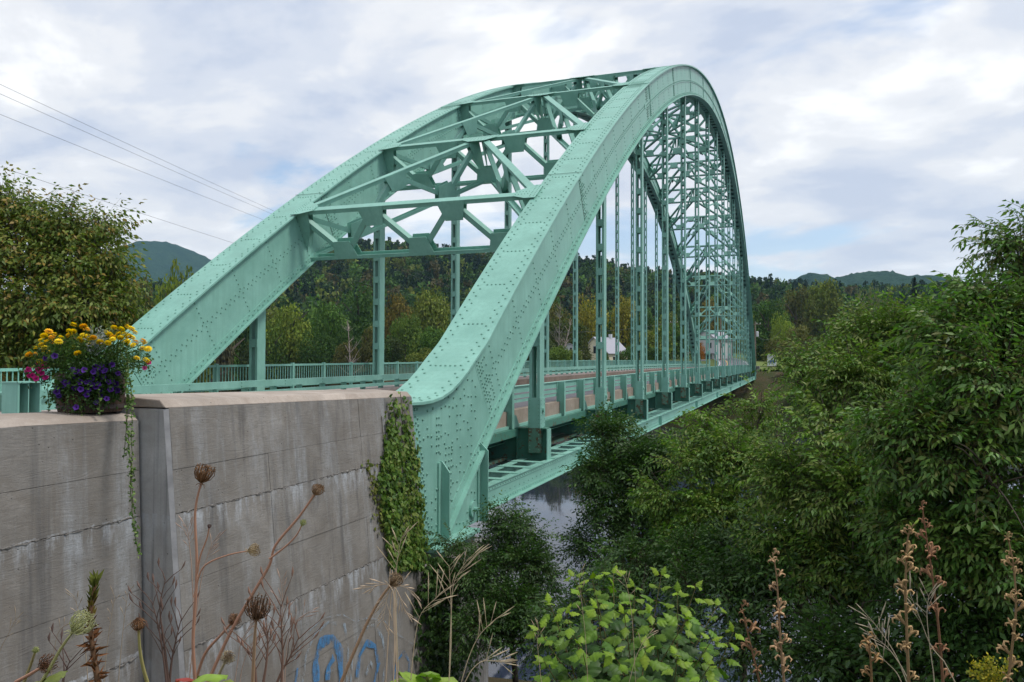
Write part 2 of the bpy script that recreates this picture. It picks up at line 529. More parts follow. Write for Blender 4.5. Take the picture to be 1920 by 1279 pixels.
# grass verge on the far bank, right of the road
b = MB()
for x in np.linspace(149, 292, 30):
    yc, z = road_mid(x); b.v.append((x, yc - 3.6, z - .05)); b.v.append((x, yc - 40, z - .3 + .0)); b.n += 2
b.f = [(2 * i, 2 * i + 1, 2 * i + 3, 2 * i + 2) for i in range(29)]
tag(b.build('grass_verge', simple('verge_grass', (.13, .17, .05), .9, .1, .3, 1.5)), kind='structure')
b = MB()
for x in np.linspace(149, 292, 30):
    yc, z = road_mid(x); b.v.append((x, yc + 3.3, z - .05)); b.v.append((x, yc + 45, z - .3)); b.n += 2
b.f = [(2 * i, 2 * i + 2, 2 * i + 3, 2 * i + 1) for i in range(29)]
tag(b.build('grass_verge', simple('rough_grass', (.075, .10, .03), .9, .1, .3, 1.5)), kind='structure')

# ------------------------------------------------------------------ the bridge
bridge = empty('tied_arch_bridge', (12.4, (Aa + YL) / 2, -3.4), 'riveted mint green steel tied arch bridge crossing the river', 'bridge')
HALF, EDGE, WEB = .91, .58, .43
def arc(u):
    X = XS + (XE - XS) * u; Z = ZS + 4 * RISE * u * (1 - u); dz = 4 * RISE * (1 - 2 * u) / (XE - XS)
    k = math.hypot(1, dz); return X, Z, -dz / k, 1 / k
def arcx(x): return arc((x - XS) / (XE - XS))
def off(u, d):
    X, Z, nx, nz = arc(u); return X + nx * d, Z + nz * d
SPAN = XE - XS
XMID = (XS + XE) / 2
U0 = (15.75 - XS) / SPAN                           # splice between end gusset and arch web
us = np.linspace(U0, 1 - U0, 150)
MIR = lambda p: (2 * XMID - p[0], p[1])
# top curve flattening out over the end gusset, as measured on the web plane
_tc = [(12.12, -.745), (12.55, -.757), (12.95, -.747), (13.4, -.692), (13.8, -.59), (14.2, -.435), (14.6, -.235), (14.95, -.025)]
u_a = (16.35 - XS) / SPAN
pa, pb = Vector((*_tc[-1], 0)), Vector((*off(u_a, HALF), 0))
def herm(p0, p1, m0, m1, n):
    out = []
    for i in range(1, n):
        s = i / n; out.append((p0 * (2 * s ** 3 - 3 * s * s + 1) + m0 * (s ** 3 - 2 * s * s + s) + p1 * (-2 * s ** 3 + 3 * s * s) + m1 * (s ** 3 - s * s)).to_2d().to_tuple())
    return out
dd = (pb - pa).length
X_, Z_, nx_, nz_ = arc(u_a)
_tc2 = herm(pa, pb, Vector((.86, .53, 0)).normalized() * dd, Vector((nz_, -nx_, 0)) * dd, 5)
TOPL = _tc + _tc2 + [off(u_a, HALF)]
us2 = [u for u in us if u_a + .004 < u < 1 - u_a - .004]
TOP = TOPL + [off(u, HALF) for u in us2] + [MIR(p) for p in reversed(TOPL)]
ub = (13.55 - XS) / SPAN
ubs = np.linspace((14.55 - XS) / SPAN, 1 - (14.55 - XS) / SPAN, 170)
BOTL = [(13.72, -3.40)]
BOT = BOTL + [off(u, -HALF) for u in ubs] + [MIR(p) for p in reversed(BOTL)]
def normals(pts):
    out = []
    for i in range(len(pts)):
        a_ = pts[max(0, i - 1)]; b_ = pts[min(len(pts) - 1, i + 1)]
        dx, dz = b_[0] - a_[0], b_[1] - a_[1]; l = math.hypot(dx, dz); out.append((-dz / l, dx / l))
    return out
def ribbon(mb, pts, y0, y1, t0, t1):
    """solid strip along an XZ curve between offsets t0 and t1, from y0 to y1"""
    ns = normals(pts); V = []; n = len(pts)
    for (x, z), (a_, c_) in zip(pts, ns):
        V += [(x + a_ * t0, y0, z + c_ * t0), (x + a_ * t0, y1, z + c_ * t0), (x + a_ * t1, y1, z + c_ * t1), (x + a_ * t1, y0, z + c_ * t1)]
    F = [(0, 1, 2, 3), (4 * n - 1, 4 * n - 2, 4 * n - 3, 4 * n - 4)]
    for i in range(n - 1):
        for j in range(4):
            F.append((4 * i + j, 4 * (i + 1) + j, 4 * (i + 1) + (j + 1) % 4, 4 * i + (j + 1) % 4))
    mb.add(V, F)
def sub(pts, xa, xb): return [p for p in pts if xa <= p[0] <= xb]

# rivets: low domes, all of one member joined
_rv = []
for r_, h_ in ((1.0, 0.0), (.82, .42), (.40, .68)):
    for j in range(6): _rv.append((r_ * math.cos(j * math.pi / 3), r_ * math.sin(j * math.pi / 3), h_))
_rv = np.array(_rv)
_rq = np.array([(k * 6 + j, k * 6 + (j + 1) % 6, k * 6 + 6 + (j + 1) % 6, k * 6 + 6 + j) for k in range(2) for j in range(6)] + [(12, 13, 14, 15), (12, 15, 16, 17)])
class Rivets:
    def __init__(s): s.p = []; s.n = []
    def put(s, p, n): s.p.append(tuple(p)); s.n.append(tuple(n))
    def build(s, parent, r=.021, name='rivets'):
        if not s.p: return
        P = np.array(s.p); N = np.array(s.n, float); N /= np.linalg.norm(N, axis=1)[:, None]
        ref = np.where(np.abs(N[:, :1]) > .8, np.array([[0, 1., 0]]), np.array([[1., 0, 0]]))
        A = np.cross(N, ref); A /= np.linalg.norm(A, axis=1)[:, None]; B = np.cross(N, A)
        V = P[:, None] + r * (_rv[None, :, 0:1] * A[:, None] + _rv[None, :, 1:2] * B[:, None] + _rv[None, :, 2:3] * N[:, None])
        Q = (_rq[None] + np.arange(len(P))[:, None, None] * 18).reshape(-1, 4)
        org = P.min(0)
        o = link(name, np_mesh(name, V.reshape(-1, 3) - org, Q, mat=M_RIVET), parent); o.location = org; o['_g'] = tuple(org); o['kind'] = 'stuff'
        return o
def walk(pts, step, phase=0.0):
    """points every step metres along an XZ polyline, with the normal"""
    out = []; acc = phase
    for (x0, z0), (x1, z1) in zip(pts[:-1], pts[1:]):
        l = math.hypot(x1 - x0, z1 - z0)
        while acc <= l:
            t_ = acc / l; out.append((x0 + (x1 - x0) * t_, z0 + (z1 - z0) * t_, -(z1 - z0) / l, (x1 - x0) / l)); acc += step
        acc -= l
    return out

frames_u = [(X1 + .25 * PP - XS) / SPAN] + [(X1 + i * PP - XS) / SPAN for i in range(1, 15)] + [(X1 + 14.75 * PP - XS) / SPAN]
def build_arch(yc, near):
    s_out = -1 if near else 1
    mb = MB()
    # two webs between the splices
    for sgn in (-1, 1):
        y0 = yc + sgn * WEB; y1 = y0 + sgn * -.03
        V = []; n = len(us)
        for u in us:
            x0, z0 = off(u, -HALF + .02); x1, z1 = off(u, HALF - .05)
            for y in (y0, y1): V += [(x0, y, z0), (x1, y, z1)]
        F = []
        for i in range(n - 1):
            k = 4 * i
            F += [(k, k + 4, k + 5, k + 1), (k + 2, k + 3, k + 7, k + 6), (k + 1, k + 5, k + 7, k + 3), (k, k + 2, k + 6, k + 4)]
        F += [(0, 1, 3, 2), (4 * n - 4, 4 * n - 2, 4 * n - 1, 4 * n - 3)]
        mb.add(V, F)
    rib = mb.build('arch_rib', M_PAINT, bridge)
    # end gussets
    for mirror in (False, True):
        f = MIR if mirror else (lambda p: p)
        cut_t, cut_b = off(U0, HALF - .05), off(U0, -HALF + .02)
        dx = .034
        pts = [(12.36, -.80)] + [(x, z - .05) for x, z in TOPL if 12.40 < x < cut_t[0] - .03] + [(cut_t[0] - dx, cut_t[1] - .01), (cut_b[0] - dx, cut_b[1])]
        bl = [off(u, -HALF + .02) for u in np.linspace(U0 - .002, (15.55 - XS) / SPAN, 4)]
        pts += [(15.72, off((16.0 - XS) / SPAN, -HALF)[1] - .28)] if False else []
        pts += [(15.66, -2.02), (15.66, -3.44), (13.0, -3.46)]
        for sgn in (-1, 1):
            g_ = MB(); y = yc + sgn * (WEB + .012)
            g_.prism([(f(p)[0], y, f(p)[1]) for p in pts], (0, -sgn * .04, 0))
            g_.build('end_gusset', M_PAINT, rib)
        g_ = MB()
        g_.prism([(f(p)[0], yc - .42, f(p)[1]) for p in ((12.30, -.80), (12.40, -.80), (13.02, -3.44), (12.92, -3.44))], (0, .84, 0))
        g_.build('end_plate', M_PAINT, rib)
        # bearing shelf, vertical stiffener, tie end stiffener and pin on the outer side of each rib
        for side in ((s_out,) if (near and not mirror) else (s_out, -s_out)):
            yo = yc + side * (WEB + .014)
            g_ = MB(); g_.box(*sorted((f((12.95, 0))[0], f((14.9, 0))[0])), *sorted((yo, yo + side * .30)), -3.52, -3.45)
            g_.prism([(f(p)[0], yo, f(p)[1]) for p in ((12.97, -3.45), (13.6, -3.45), (13.6, -3.30), (12.95, -3.30))], (0, side * .025, 0))
            g_.build('bearing_shelf', M_PAINT, rib)
            g_ = MB(); xa = f((13.60, 0))[0]
            g_.prism([(xa - .02, yo, -3.44), (xa - .02, yo + side * .20, -3.44), (xa - .02, yo + side * .20, -2.15), (xa - .02, yo + side * .04, -1.94), (xa - .02, yo, -1.94)], (.04, 0, 0))
            g_.box(xa - .13, xa - .021, *sorted((yo, yo + side * .03)), -3.44, -1.96)
            g_.build('stiffener', M_PAINT, rib)
            g_ = MB(); xa = f((15.56, 0))[0]
            g_.prism([(xa, yo + side * .0, -3.46), (xa, yo + side * .2, -3.46), (xa, yo + side * .2, -1.95), (xa, yo, -1.75)], (.035, 0, 0))
            g_.box(*sorted((xa - .12, xa - .002)), *sorted((yo, yo + side * .03)), -3.42, -1.95)
            g_.build('tie_end_stiffener', M_PAINT, rib)
            g_ = MB(); xc, zc_ = f((15.18, 0))[0], -3.13
            for r_, d_ in ((.17, .05), (.045, .14), (.03, .18)):
                pts_ = [(xc + r_ * math.cos(k * math.pi / 10), yo, zc_ + r_ * math.sin(k * math.pi / 10)) for k in range(20)]
                g_.prism(pts_, (0, side * d_, 0))
            g_.build('pin', M_PAINT, rib)
    # top plate in lengths that lap at the splices
    cuts = [12.1] + [arc(frames_u[k])[0] - .35 for k in (2, 5, 8, 11, 13)] + [2 * XMID - 12.1]
    for i in range(len(cuts) - 1):
        g_ = MB(); ribbon(g_, sub(TOP, cuts[i] - .9, cuts[i + 1]), yc - EDGE, yc + EDGE, -.05, 0.0 + (.022 if i in (1, 2, 3, 4) else 0.0) - .004 * i * 0)
        g_.build('top_plate', M_PAINT, rib)
    # bottom flanges and the perforated plate between them
    g_ = MB()
    for s_ in (-1, 1):
        ribbon(g_, BOT, yc + s_ * .20, yc + s_ * EDGE, -.025, .022)
        ribbon(g_, BOT, yc + s_ * (WEB + .002), yc + s_ * (WEB + .03), .03, .19)
    g_.build('bottom_flange', M_PAINT, rib)
    bl_ = walk(BOT, .30)
    g_ = MB()
    for i in range(0, len(bl_) - 4, 4):
        seg = [(q_[0], q_[1]) for q_ in bl_[i:i + 3]]
        ribbon(g_, seg, yc - .199, yc + .199, -.02, .015)
    g_.build('perforated_plates', M_PAINT, rib)['kind'] = 'stuff'
    # webs: splice plates across and the long rib along the middle of the upper half
    for k in range(2, 14):
        u = frames_u[k] + (.35 / SPAN if k < 8 else -.35 / SPAN)
        x0, z0 = off(u, -HALF + .22); x1, z1 = off(u, HALF - .07); X, Z, nx, nz = arc(u)
        for sgn in (-1, 1):
            g_ = MB(); y = yc + sgn * (WEB + .002)
            g_.prism([(x0 - nz * .11, y, z0 + nx * .11), (x0 + nz * .11, y, z0 - nx * .11), (x1 + nz * .11, y, z1 - nx * .11), (x1 - nz * .11, y, z1 + nx * .11)], (0, sgn * .022, 0))
            g_.build('web_splice_plate', M_PAINT, rib)
    mid_pts = [off(u, .02) for u in us if frames_u[2] - .012 < u < 1 - frames_u[2] + .012]
    g_ = MB()
    for sgn in (-1, 1):
        ribbon(g_, mid_pts, *sorted((yc + sgn * (WEB + .003), yc + sgn * (WEB + .035))), -.10, -.07)
        ribbon(g_, mid_pts, *sorted((yc + sgn * (WEB + .003), yc + sgn * (WEB + .02))), -.07, .10)
    g_.build('web_stiffener', M_PAINT, rib)
    # field splices: a dark seam round web and top plate, with a dense field of rivets beside it
    for fu, tilt in (((X1 + .42 * PP - XS) / SPAN, .0), (frames_u[2] - .5 / SPAN, .0)):
        X, Z, nx, nz = arc(fu); tx, tz = nz, -nx
        for sgn in (-1, 1):
            y = yc + sgn * (WEB + .0005); g_ = MB()
            g_.prism([(X + nx * a_ + tx * b_, y, Z + nz * a_ + tz * b_) for a_, b_ in ((-.70, -.013), (-.70, .013), (.85, .013), (.85, -.013))], (0, sgn * .005, 0)); g_.build('splice_seam', M_SEAM, rib)
        g_ = MB(); g_.prism([(X + nx * (HALF + .023) + tx * b_, yc - EDGE + .004, Z + nz * (HALF + .023) + tz * b_) for b_ in (-.012, .012)] + [(X + nx * (HALF + .027) + tx * b_, yc - EDGE + .004, Z + nz * (HALF + .027) + tz * b_) for b_ in (.012, -.012)], (0, 2 * EDGE - .008, 0)); g_.build('splice_seam', M_SEAM, rib)
    # rivets
    R_ = Rivets(); xmax = 92 if near else 100
    tp = sub(TOP, 12.2, xmax)
    for k, (x, z, nx, nz) in enumerate(walk(tp, .165, .05)):
        zz_ = .0225 if x > cuts[1] else .001
        for s_ in (-1, 1):
            R_.put((x + nx * zz_, yc + s_ * (.455 if k % 2 else .345), z + nz * zz_), (nx, 0, nz))
    for x, z, nx, nz in walk(tp, 1.75, .6):
        zz_ = .0225 if x > cuts[1] else .001
        for y in np.linspace(-.22, .22, 5): R_.put((x + nx * zz_, yc + y, z + nz * zz_), (nx, 0, nz))
    for cx in cuts[1:3]:
        for x, z, nx, nz in walk(sub(TOP, cx - 1.5, cx + 1.1), .17):
            for y in np.linspace(-.28, .28, 7): R_.put((x + nx * .0225, yc + y, z + nz * .0225), (nx, 0, nz))
    faces_ = [(-1, )] if near else [(-1, )]
    yf = yc - WEB
    for k, (x, z, nx, nz) in enumerate(walk(sub(BOT, 13.8, xmax), .15, .03)):
        d_ = .075 if k % 2 else .145
        R_.put((x + nx * d_, yf - .031, z + nz * d_), (0, -1, 0))
    mids = [off(u, 0) for u in us if arc(u)[0] < xmax]
    for k, (x, z, nx, nz) in enumerate(walk(mids, .12, .2)):
        d_ = .055 if k % 2 else -.055
        if x > arc(frames_u[2])[0] - .8:
            if k % 2: R_.put((x, yf - .021, z), (0, -1, 0))
        else: R_.put((x + nx * d_, yf, z + nz * d_), (0, -1, 0))
    for i, (x, z, nx, nz) in enumerate(walk(mids, 1.9, .9)):
        for d_ in np.arange(-.66, .75, .155):
            if abs(d_) > .1: R_.put((x + nx * d_, yf - .001, z + nz * d_), (0, -1, 0))
    for k in range(2, 9):
        u = frames_u[k] + (.35 / SPAN if k < 8 else -.35 / SPAN); X, Z, nx, nz = arc(u)
        for s_ in (-.07, .07):
            for d_ in np.arange(-.66, .84, .09): R_.put((X + nx * d_ + nz * s_, yf - .025, Z + nz * d_ - nx * s_), (0, -1, 0))
    for fu in ((X1 + .42 * PP - XS) / SPAN, frames_u[2] - .5 / SPAN):
        X, Z, nx, nz = arc(fu)
        for r0 in range(6):
            for d_ in np.arange(-.66, .82, .10):
                t_ = .07 + r0 * .095
                if random.random() < .95 - .13 * r0: R_.put((X + nx * d_ + nz * t_, yf - .001, Z + nz * d_ - nx * t_), (0, -1, 0))
    # the rivet field round the end gusset
    yg = yc - WEB - .0125
    X, Z, nx, nz = arc(U0)
    for r0 in range(5):
        for d_ in np.arange(-.75, .84, .10):
            t_ = .09 + r0 * .11 + random.uniform(-.015, .015)
            if random.random() < .93 - .1 * r0: R_.put((X + nx * d_ + nz * t_, yf - .001, Z + nz * d_ - nx * t_), (0, -1, 0))
    def inside(x, z):
        if z > np.interp(x, [p[0] for p in TOPL], [p[1] for p in TOPL]) - .13: return False
        if x < 12.36 + (-.76 - z) * .235 + .08: return False
        if z < -3.40 or x > 15.5: return False
        d_ = (x - X) * nz - (z - Z) * nx
        return d_ < -.08
    for z in np.arange(-3.36, .2, .115):
        for x in (12.36 + (-.76 - z) * .235 + .10, 12.36 + (-.76 - z) * .235 + .19):
            if inside(x, z): R_.put((x, yg, z + (.05 if x % .2 > .1 else 0)), (0, -1, 0))
    for i_, z in enumerate(np.arange(-3.3, .3, .17)):
        for j_, x in enumerate(np.arange(12.65, 15.9, .19)):
            if random.random() < (.40 + .16 * (i_ % 2)): 
                xx, zz_ = x + random.uniform(-.03, .03), z + random.uniform(-.03, .03)
                if inside(xx, zz_) and (xx < 15.4): R_.put((xx, yg, zz_), (0, -1, 0))
    for z in np.arange(-2.75, -1.6, .13):
        for x in (13.85, 14.0, 14.12): R_.put((x + (-1.6 - z) * -.05, yg, z), (0, -1, 0))
    for z in np.arange(-1.75, -1.0, .13):
        for x in (13.42, 13.52): R_.put((x, yg, z), (0, -1, 0))
    R_.build(rib, .030)
    return rib
rib_near = build_arch(Aa, True)
rib_far = build_arch(YL, False)

# hangers with their batten plates
def build_hanger(i, yc, near):
    x = X1 + i * PP; _, zt, _, nz = arcx(x); zt -= HALF / nz - .12
    cz = camber(x)
    zb = -2.62 + cz
    mb = MB(); hy, hx = .155, .20
    for s_ in (-1, 1):
        y = yc + s_ * hy
        mb.box(x - hx, x + hx, *sorted((y, y - s_ * .022)), zb, zt)
        for xx in (-1, 1):
            mb.box(*sorted((x + xx * hx, x + xx * (hx - .02))), *sorted((y - s_ * .0225, y - s_ * .085)), zb + .003, zt - .003)
    plates = [(z, z + .26) for z in np.arange(-.30 + cz + .62, zt - .3, .92)]
    single = (i < 5 and near) or (i < 4 and not near)
    if not single:
        for z0, z1 in plates:
            for xx in (-1, 1): mb.box(*sorted((x + xx * (hx + .001), x + xx * (hx + .016))), yc - hy + .004, yc + hy - .004, z0, z1)
    h = mb.build('hanger', M_PAINT, bridge)
    if single:
        R_ = Rivets()
        for z0, z1 in plates:
            for xx in (-1, 1):
                b_ = MB(); b_.box(*sorted((x + xx * (hx + .001), x + xx * (hx + .016))), yc - hy + .004, yc + hy - .004, z0, z1); b_.build('batten_plate', M_PAINT, h)
            if i < 3:
                for y in (-.115, .115):
                    for k in range(3): R_.put((x - hx - .016, yc + y, z0 + .045 + k * .085), (-1, 0, 0))
        if near and i < 3:
            for z in np.arange(-2.55 + cz, -.75 + cz, .105):
                for y in (-.13, .13): R_.put((x - hx - .022, yc + y, z), (-1, 0, 0)) if z < -1.15 + cz else None
                for xx in (-.15, .15): R_.put((x + xx, yc - hy - .024, z), (0, -1, 0)) if z < -1.15 + cz else None
        R_.build(h, .018)
    b_ = MB()
    b_.box(x - hx - .022, x + hx + .022, yc - hy - .024, yc + hy + .024, -1.95 + cz, -1.12 + cz)
    b_.build('hanger_sleeve', M_PAINT, h)
    b_ = MB(); b_.box(x - hx - .018, x + hx + .018, yc - hy - .02, yc + hy + .02, zb - .02, -1.952 + cz); b_.build('hanger_foot', M_RUSTY, h)
    if near and i < 4:
        b_ = MB()
        pts_ = [(x + .07 * math.cos(k * math.pi / 6), yc - hy - .024, -1.45 + cz + .07 * math.sin(k * math.pi / 6)) for k in range(12)]
        b_.prism(pts_, (0, -.05, 0)); b_.build('pin', M_PAINT, h)
for i in range(NH):
    build_hanger(i, Aa, True); build_hanger(i, YL, False)

# floor beams
for i in range(-1, NH + 1):
    x = X1 + i * PP
    if i == -1: x = 16.15
    if i == NH: x = 2 * XMID - 16.15
    cz = camber(x); y0 = Aa - .34; y1 = YL + .34
    if i in (-1, NH): y0, y1 = Aa + .5, YL - .5
    mb = MB(); mb.box(x - .012, x + .012, y0, y1, -2.86 + cz, -1.985 + cz)
    mb.box(x - .17, x + .17, y0, y1, -2.885 + cz, -2.861 + cz); mb.box(x - .17, x + .17, y0, y1, -1.984 + cz, -1.955 + cz)
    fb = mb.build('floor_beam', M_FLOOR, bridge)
    for s_, y in ((-1, y0), (1, y1)):
        b_ = MB(); b_.box(x - .18, x + .18, *sorted((y + s_ * .002, y + s_ * .03)), -2.91 + cz, -1.98 + cz); b_.build('end_plate', M_PAINT, fb)
    if i < 8 and i >= 0:
        for y in (Aa + .55, Aa + 2.6, Aa + 4.8):
            b_ = MB(); b_.box(x - .13, x - .013, y - .012, y + .012, -2.86 + cz, -1.985 + cz); b_.build('stiffener', M_FLOOR, fb)
# stringers under the deck
for y in (Aa + 1.05, Aa + 2.9, Aa + 4.7, Aa + 6.5, Aa + 8.2):
    mb = MB()
    for i in range(-1, NH):
        xa = 16.35 if i < 0 else X1 + i * PP + .02; xb = X1 + (i + 1) * PP - .02
        ca, cb = camber(xa), camber(xb)
        mb.beam((xa, y, -2.19 + ca), (xb, y, -2.19 + cb), .02, .44)
        mb.beam((xa, y, -2.42 + ca), (xb, y, -2.42 + cb), .22, .024)
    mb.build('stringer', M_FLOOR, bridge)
# bottom lateral bracing between the ties
for i in range(NH - 1):
    xa = X1 + i * PP; mb = MB()
    mb.beam((xa, Aa + .5, -3.03), (xa + PP, YL - .5, -3.03), .2, .14); mb.beam((xa, YL - .5, -3.20), (xa + PP, Aa + .5, -3.20), .2, .14)
    mb.build('bottom_lateral', M_FLOOR, bridge)

# ties: two plate girders with batten plates laid across like rungs
for yc in (Aa, YL):
    xa, xb = 15.70, 2 * XMID - 15.70
    mb = MB()
    for s_ in (-1, 1):
        y = yc + s_ * WEB
        mb.box(xa, xb, y - .012, y + .012, -3.24, -2.80)
        mb.box(xa, xb, *sorted((y + s_ * .013, y + s_ * .15)), -3.262, -3.241)
        mb.box(xa, xb, *sorted((y + s_ * .05, y - s_ * .16)), -2.799, -2.778)
        for zz_ in (-3.235, -2.90): mb.box(xa, xb, *sorted((y + s_ * .013, y + s_ * .026)), zz_, zz_ + .09)
    tie = mb.build('tie_girder', M_PAINT, bridge)
    xs_ = np.arange(xa + .3, xb - .3, 1.05)
    lo = MB()
    for k, x in enumerate(xs_):
        if yc == Aa and x < 62:
            b_ = MB(); b_.box(x - .14, x + .14, yc - WEB - .04, yc + WEB + .04, -2.777, -2.762); b_.build('batten_plate', M_PAINT, tie)
            b_ = MB(); b_.box(x - .14, x + .14, yc - WEB - .04, yc + WEB + .04, -3.24, -3.225); b_.build('batten_plate', M_PAINT, tie)
        else: lo.box(x - .14, x + .14, yc - WEB - .04, yc + WEB + .04, -2.777, -2.762)
    o = lo.build('batten_plates', M_PAINT, tie); o['kind'] = 'stuff'
    R_ = Rivets()
    if yc == Aa:
        for x in np.arange(xa + .1, 60, .17):
            for z in (-3.19, -2.855): R_.put((x, yc - WEB - .027, z), (0, -1, 0))
        for x in np.arange(xa + .1, 40, .34): R_.put((x, yc - WEB - .0125, -3.05), (0, -1, 0))
        R_.build(tie, .02)
    for x in np.arange(xa + 8, xb, 2 * PP):
        b_ = MB(); b_.box(x - .02, x + .02, yc - WEB - .16, yc - WEB - .013, -3.24, -2.80); b_.build('stiffener', M_PAINT, tie)
    if yc == Aa:
        # rusty drain pipe that runs along the inside of the near tie
        b_ = MB(); b_.beam((xa, yc + .95, -2.80), (xb - 60, yc + .95, -2.80), .16, .07); b_.beam((xa, yc + 1.25, -2.84), (xb - 60, yc + 1.25, -2.84), .5, .02)
        b_.build('catwalk_strip', M_RUSTY, tie)

# cross frames and K bracing: trusses of flat chords, gusset plates and slanting struts
def truss(name, Ta, Tb, Ba, Bb, nh, separate, cw=.30, first_top=True):
    Ta, Tb, Ba, Bb = map(Vector, (Ta, Tb, Ba, Bb))
    up = ((Ta - Ba) + (Tb - Bb)).normalized(); ax = (Tb - Ta).normalized(); nrm = ax.cross(up).normalized()
    H = (Ta - Ba).length
    mb = MB()
    mb.beam(Ta, Tb, cw, .035, up); mb.beam(Ta - up * .075, Tb - up * .075, .03, .11, up)
    mb.beam(Ta - up * .075 + nrm * cw * .43, Tb - up * .075 + nrm * cw * .43, .02, .11, up); mb.beam(Ta - up * .075 - nrm * cw * .43, Tb - up * .075 - nrm * cw * .43, .02, .11, up)
    mb.beam(Ba, Bb, cw, .03, up); mb.beam(Ba + up * .06 + nrm * cw * .43, Bb + up * .06 + nrm * cw * .43, .02, .09, up); mb.beam(Ba + up * .06 - nrm * cw * .43, Bb + up * .06 - nrm * cw * .43, .02, .09, up)
    def P(k):
        s = k / nh; top = (k % 2 == 0) == first_top
        return (Ta.lerp(Tb, s) if top else Ba.lerp(Bb, s)), top
    L = (Tb - Ta).length
    gl = min(L / nh * .42, .42)
    ds = []; gs = []
    for k in range(nh):
        (p0, t0_), (p1, t1_) = P(k), P(k + 1)
        d = (p1 - p0).normalized()
        a_ = p0 + (-up if t0_ else up) * .10; b_ = p1 + (-up if t1_ else up) * .10
        d_ = MB(); d_.beam(a_, b_, cw * .72, .17, nrm.cross(b_ - a_)); ds.append(d_)
    for k in range(nh + 1):
        p, top = P(k); dn = -up if top else up
        ta_ = 0 if k == 0 else -gl; tb_ = 0 if k == nh else gl
        dep = H * .36
        for s_ in (-1, 1):
            o_ = nrm * (s_ * (cw * .43 + .012))
            q_ = [p + ax * ta_ * 1.05 + o_, p + ax * tb_ * 1.05 + o_, p + ax * tb_ * (.95 if k % 1 == 0 else 1) + dn * dep * .45 + o_, p + ax * tb_ * .5 + dn * dep + o_, p + ax * ta_ * .5 + dn * dep + o_, p + ax * ta_ * .95 + dn * dep * .45 + o_]
            if k in (0, nh):
                q_ = [p + o_, p + ax * (tb_ + ta_) * 1.2 + o_, p + ax * (tb_ + ta_) * .9 + dn * dep + o_, p + dn * H * .78 + o_]
            else:
                q_ = [p + ax * ta_ * 1.15 + o_, p + ax * tb_ * 1.15 + o_, p + ax * tb_ * .72 + dn * dep + o_, p + ax * ta_ * .72 + dn * dep + o_]
            g_ = MB(); g_.prism(q_, nrm * (s_ * .018)); gs.append(g_)
    if not separate:
        for x_ in ds + gs: mb.add(x_.v, x_.f)
    fr = mb.build(name, M_PAINT, bridge)
    if separate:
        for x_ in ds: x_.build('diagonal', M_PAINT, fr)
        for x_ in gs: x_.build('gusset_plate', M_PAINT, fr)
    return fr
YI0, YI1 = YL - WEB - .004, Aa + WEB + .004
ends = []
for k, u in enumerate(frames_u):
    Xt, Zt = off(u, HALF + .02); Xb, Zb = off(u, -HALF + .04)
    ends.append(((Xt, Zt), (Xb, Zb)))
    fr = truss('cross_frame', (Xt, YI0, Zt), (Xt, YI1, Zt), (Xb, YI0, Zb), (Xb, YI1, Zb), 6, k < 5)
    # flat plates that join the chords to the arches
    X, Z, nx, nz = arc(u)
    if k < 8:
        R_ = Rivets()
        for yw, s_ in ((YI0 - .13, -1), (YI1 + .13, 1)):
            g_ = MB(); c_ = Vector((Xt, yw, Zt)) + Vector((nx, 0, nz)) * .03; tx = Vector((nz, 0, -nx))
            g_.prism([c_ + tx * -.42 + Vector((0, -s_ * .14, 0)), c_ + tx * .62 + Vector((0, -s_ * .14, 0)), c_ + tx * .62 + Vector((0, s_ * .12, 0)), c_ + tx * .2 + Vector((0, s_ * .62, 0)), c_ + tx * -.2 + Vector((0, s_ * .62, 0)), c_ + tx * -.42 + Vector((0, s_ * .2, 0))], Vector((nx, 0, nz)) * .015)
            for a_ in np.arange(-.3, .6, .12):
                for b_ in (-.06, .05): R_.put(c_ + tx * a_ + Vector((0, s_ * b_, 0)) + Vector((nx, 0, nz)) * .015, (nx, 0, nz))
            for b_ in np.arange(.17, .6, .1):
                for a_ in (-.1, .1): R_.put(c_ + tx * a_ + Vector((0, s_ * b_, 0)) + Vector((nx, 0, nz)) * .015, (nx, 0, nz))
            jp = g_.build('joint_plate', M_PAINT, fr)
        if k < 4: R_.build(jp, .02)
ymid = (Aa + YL) / 2
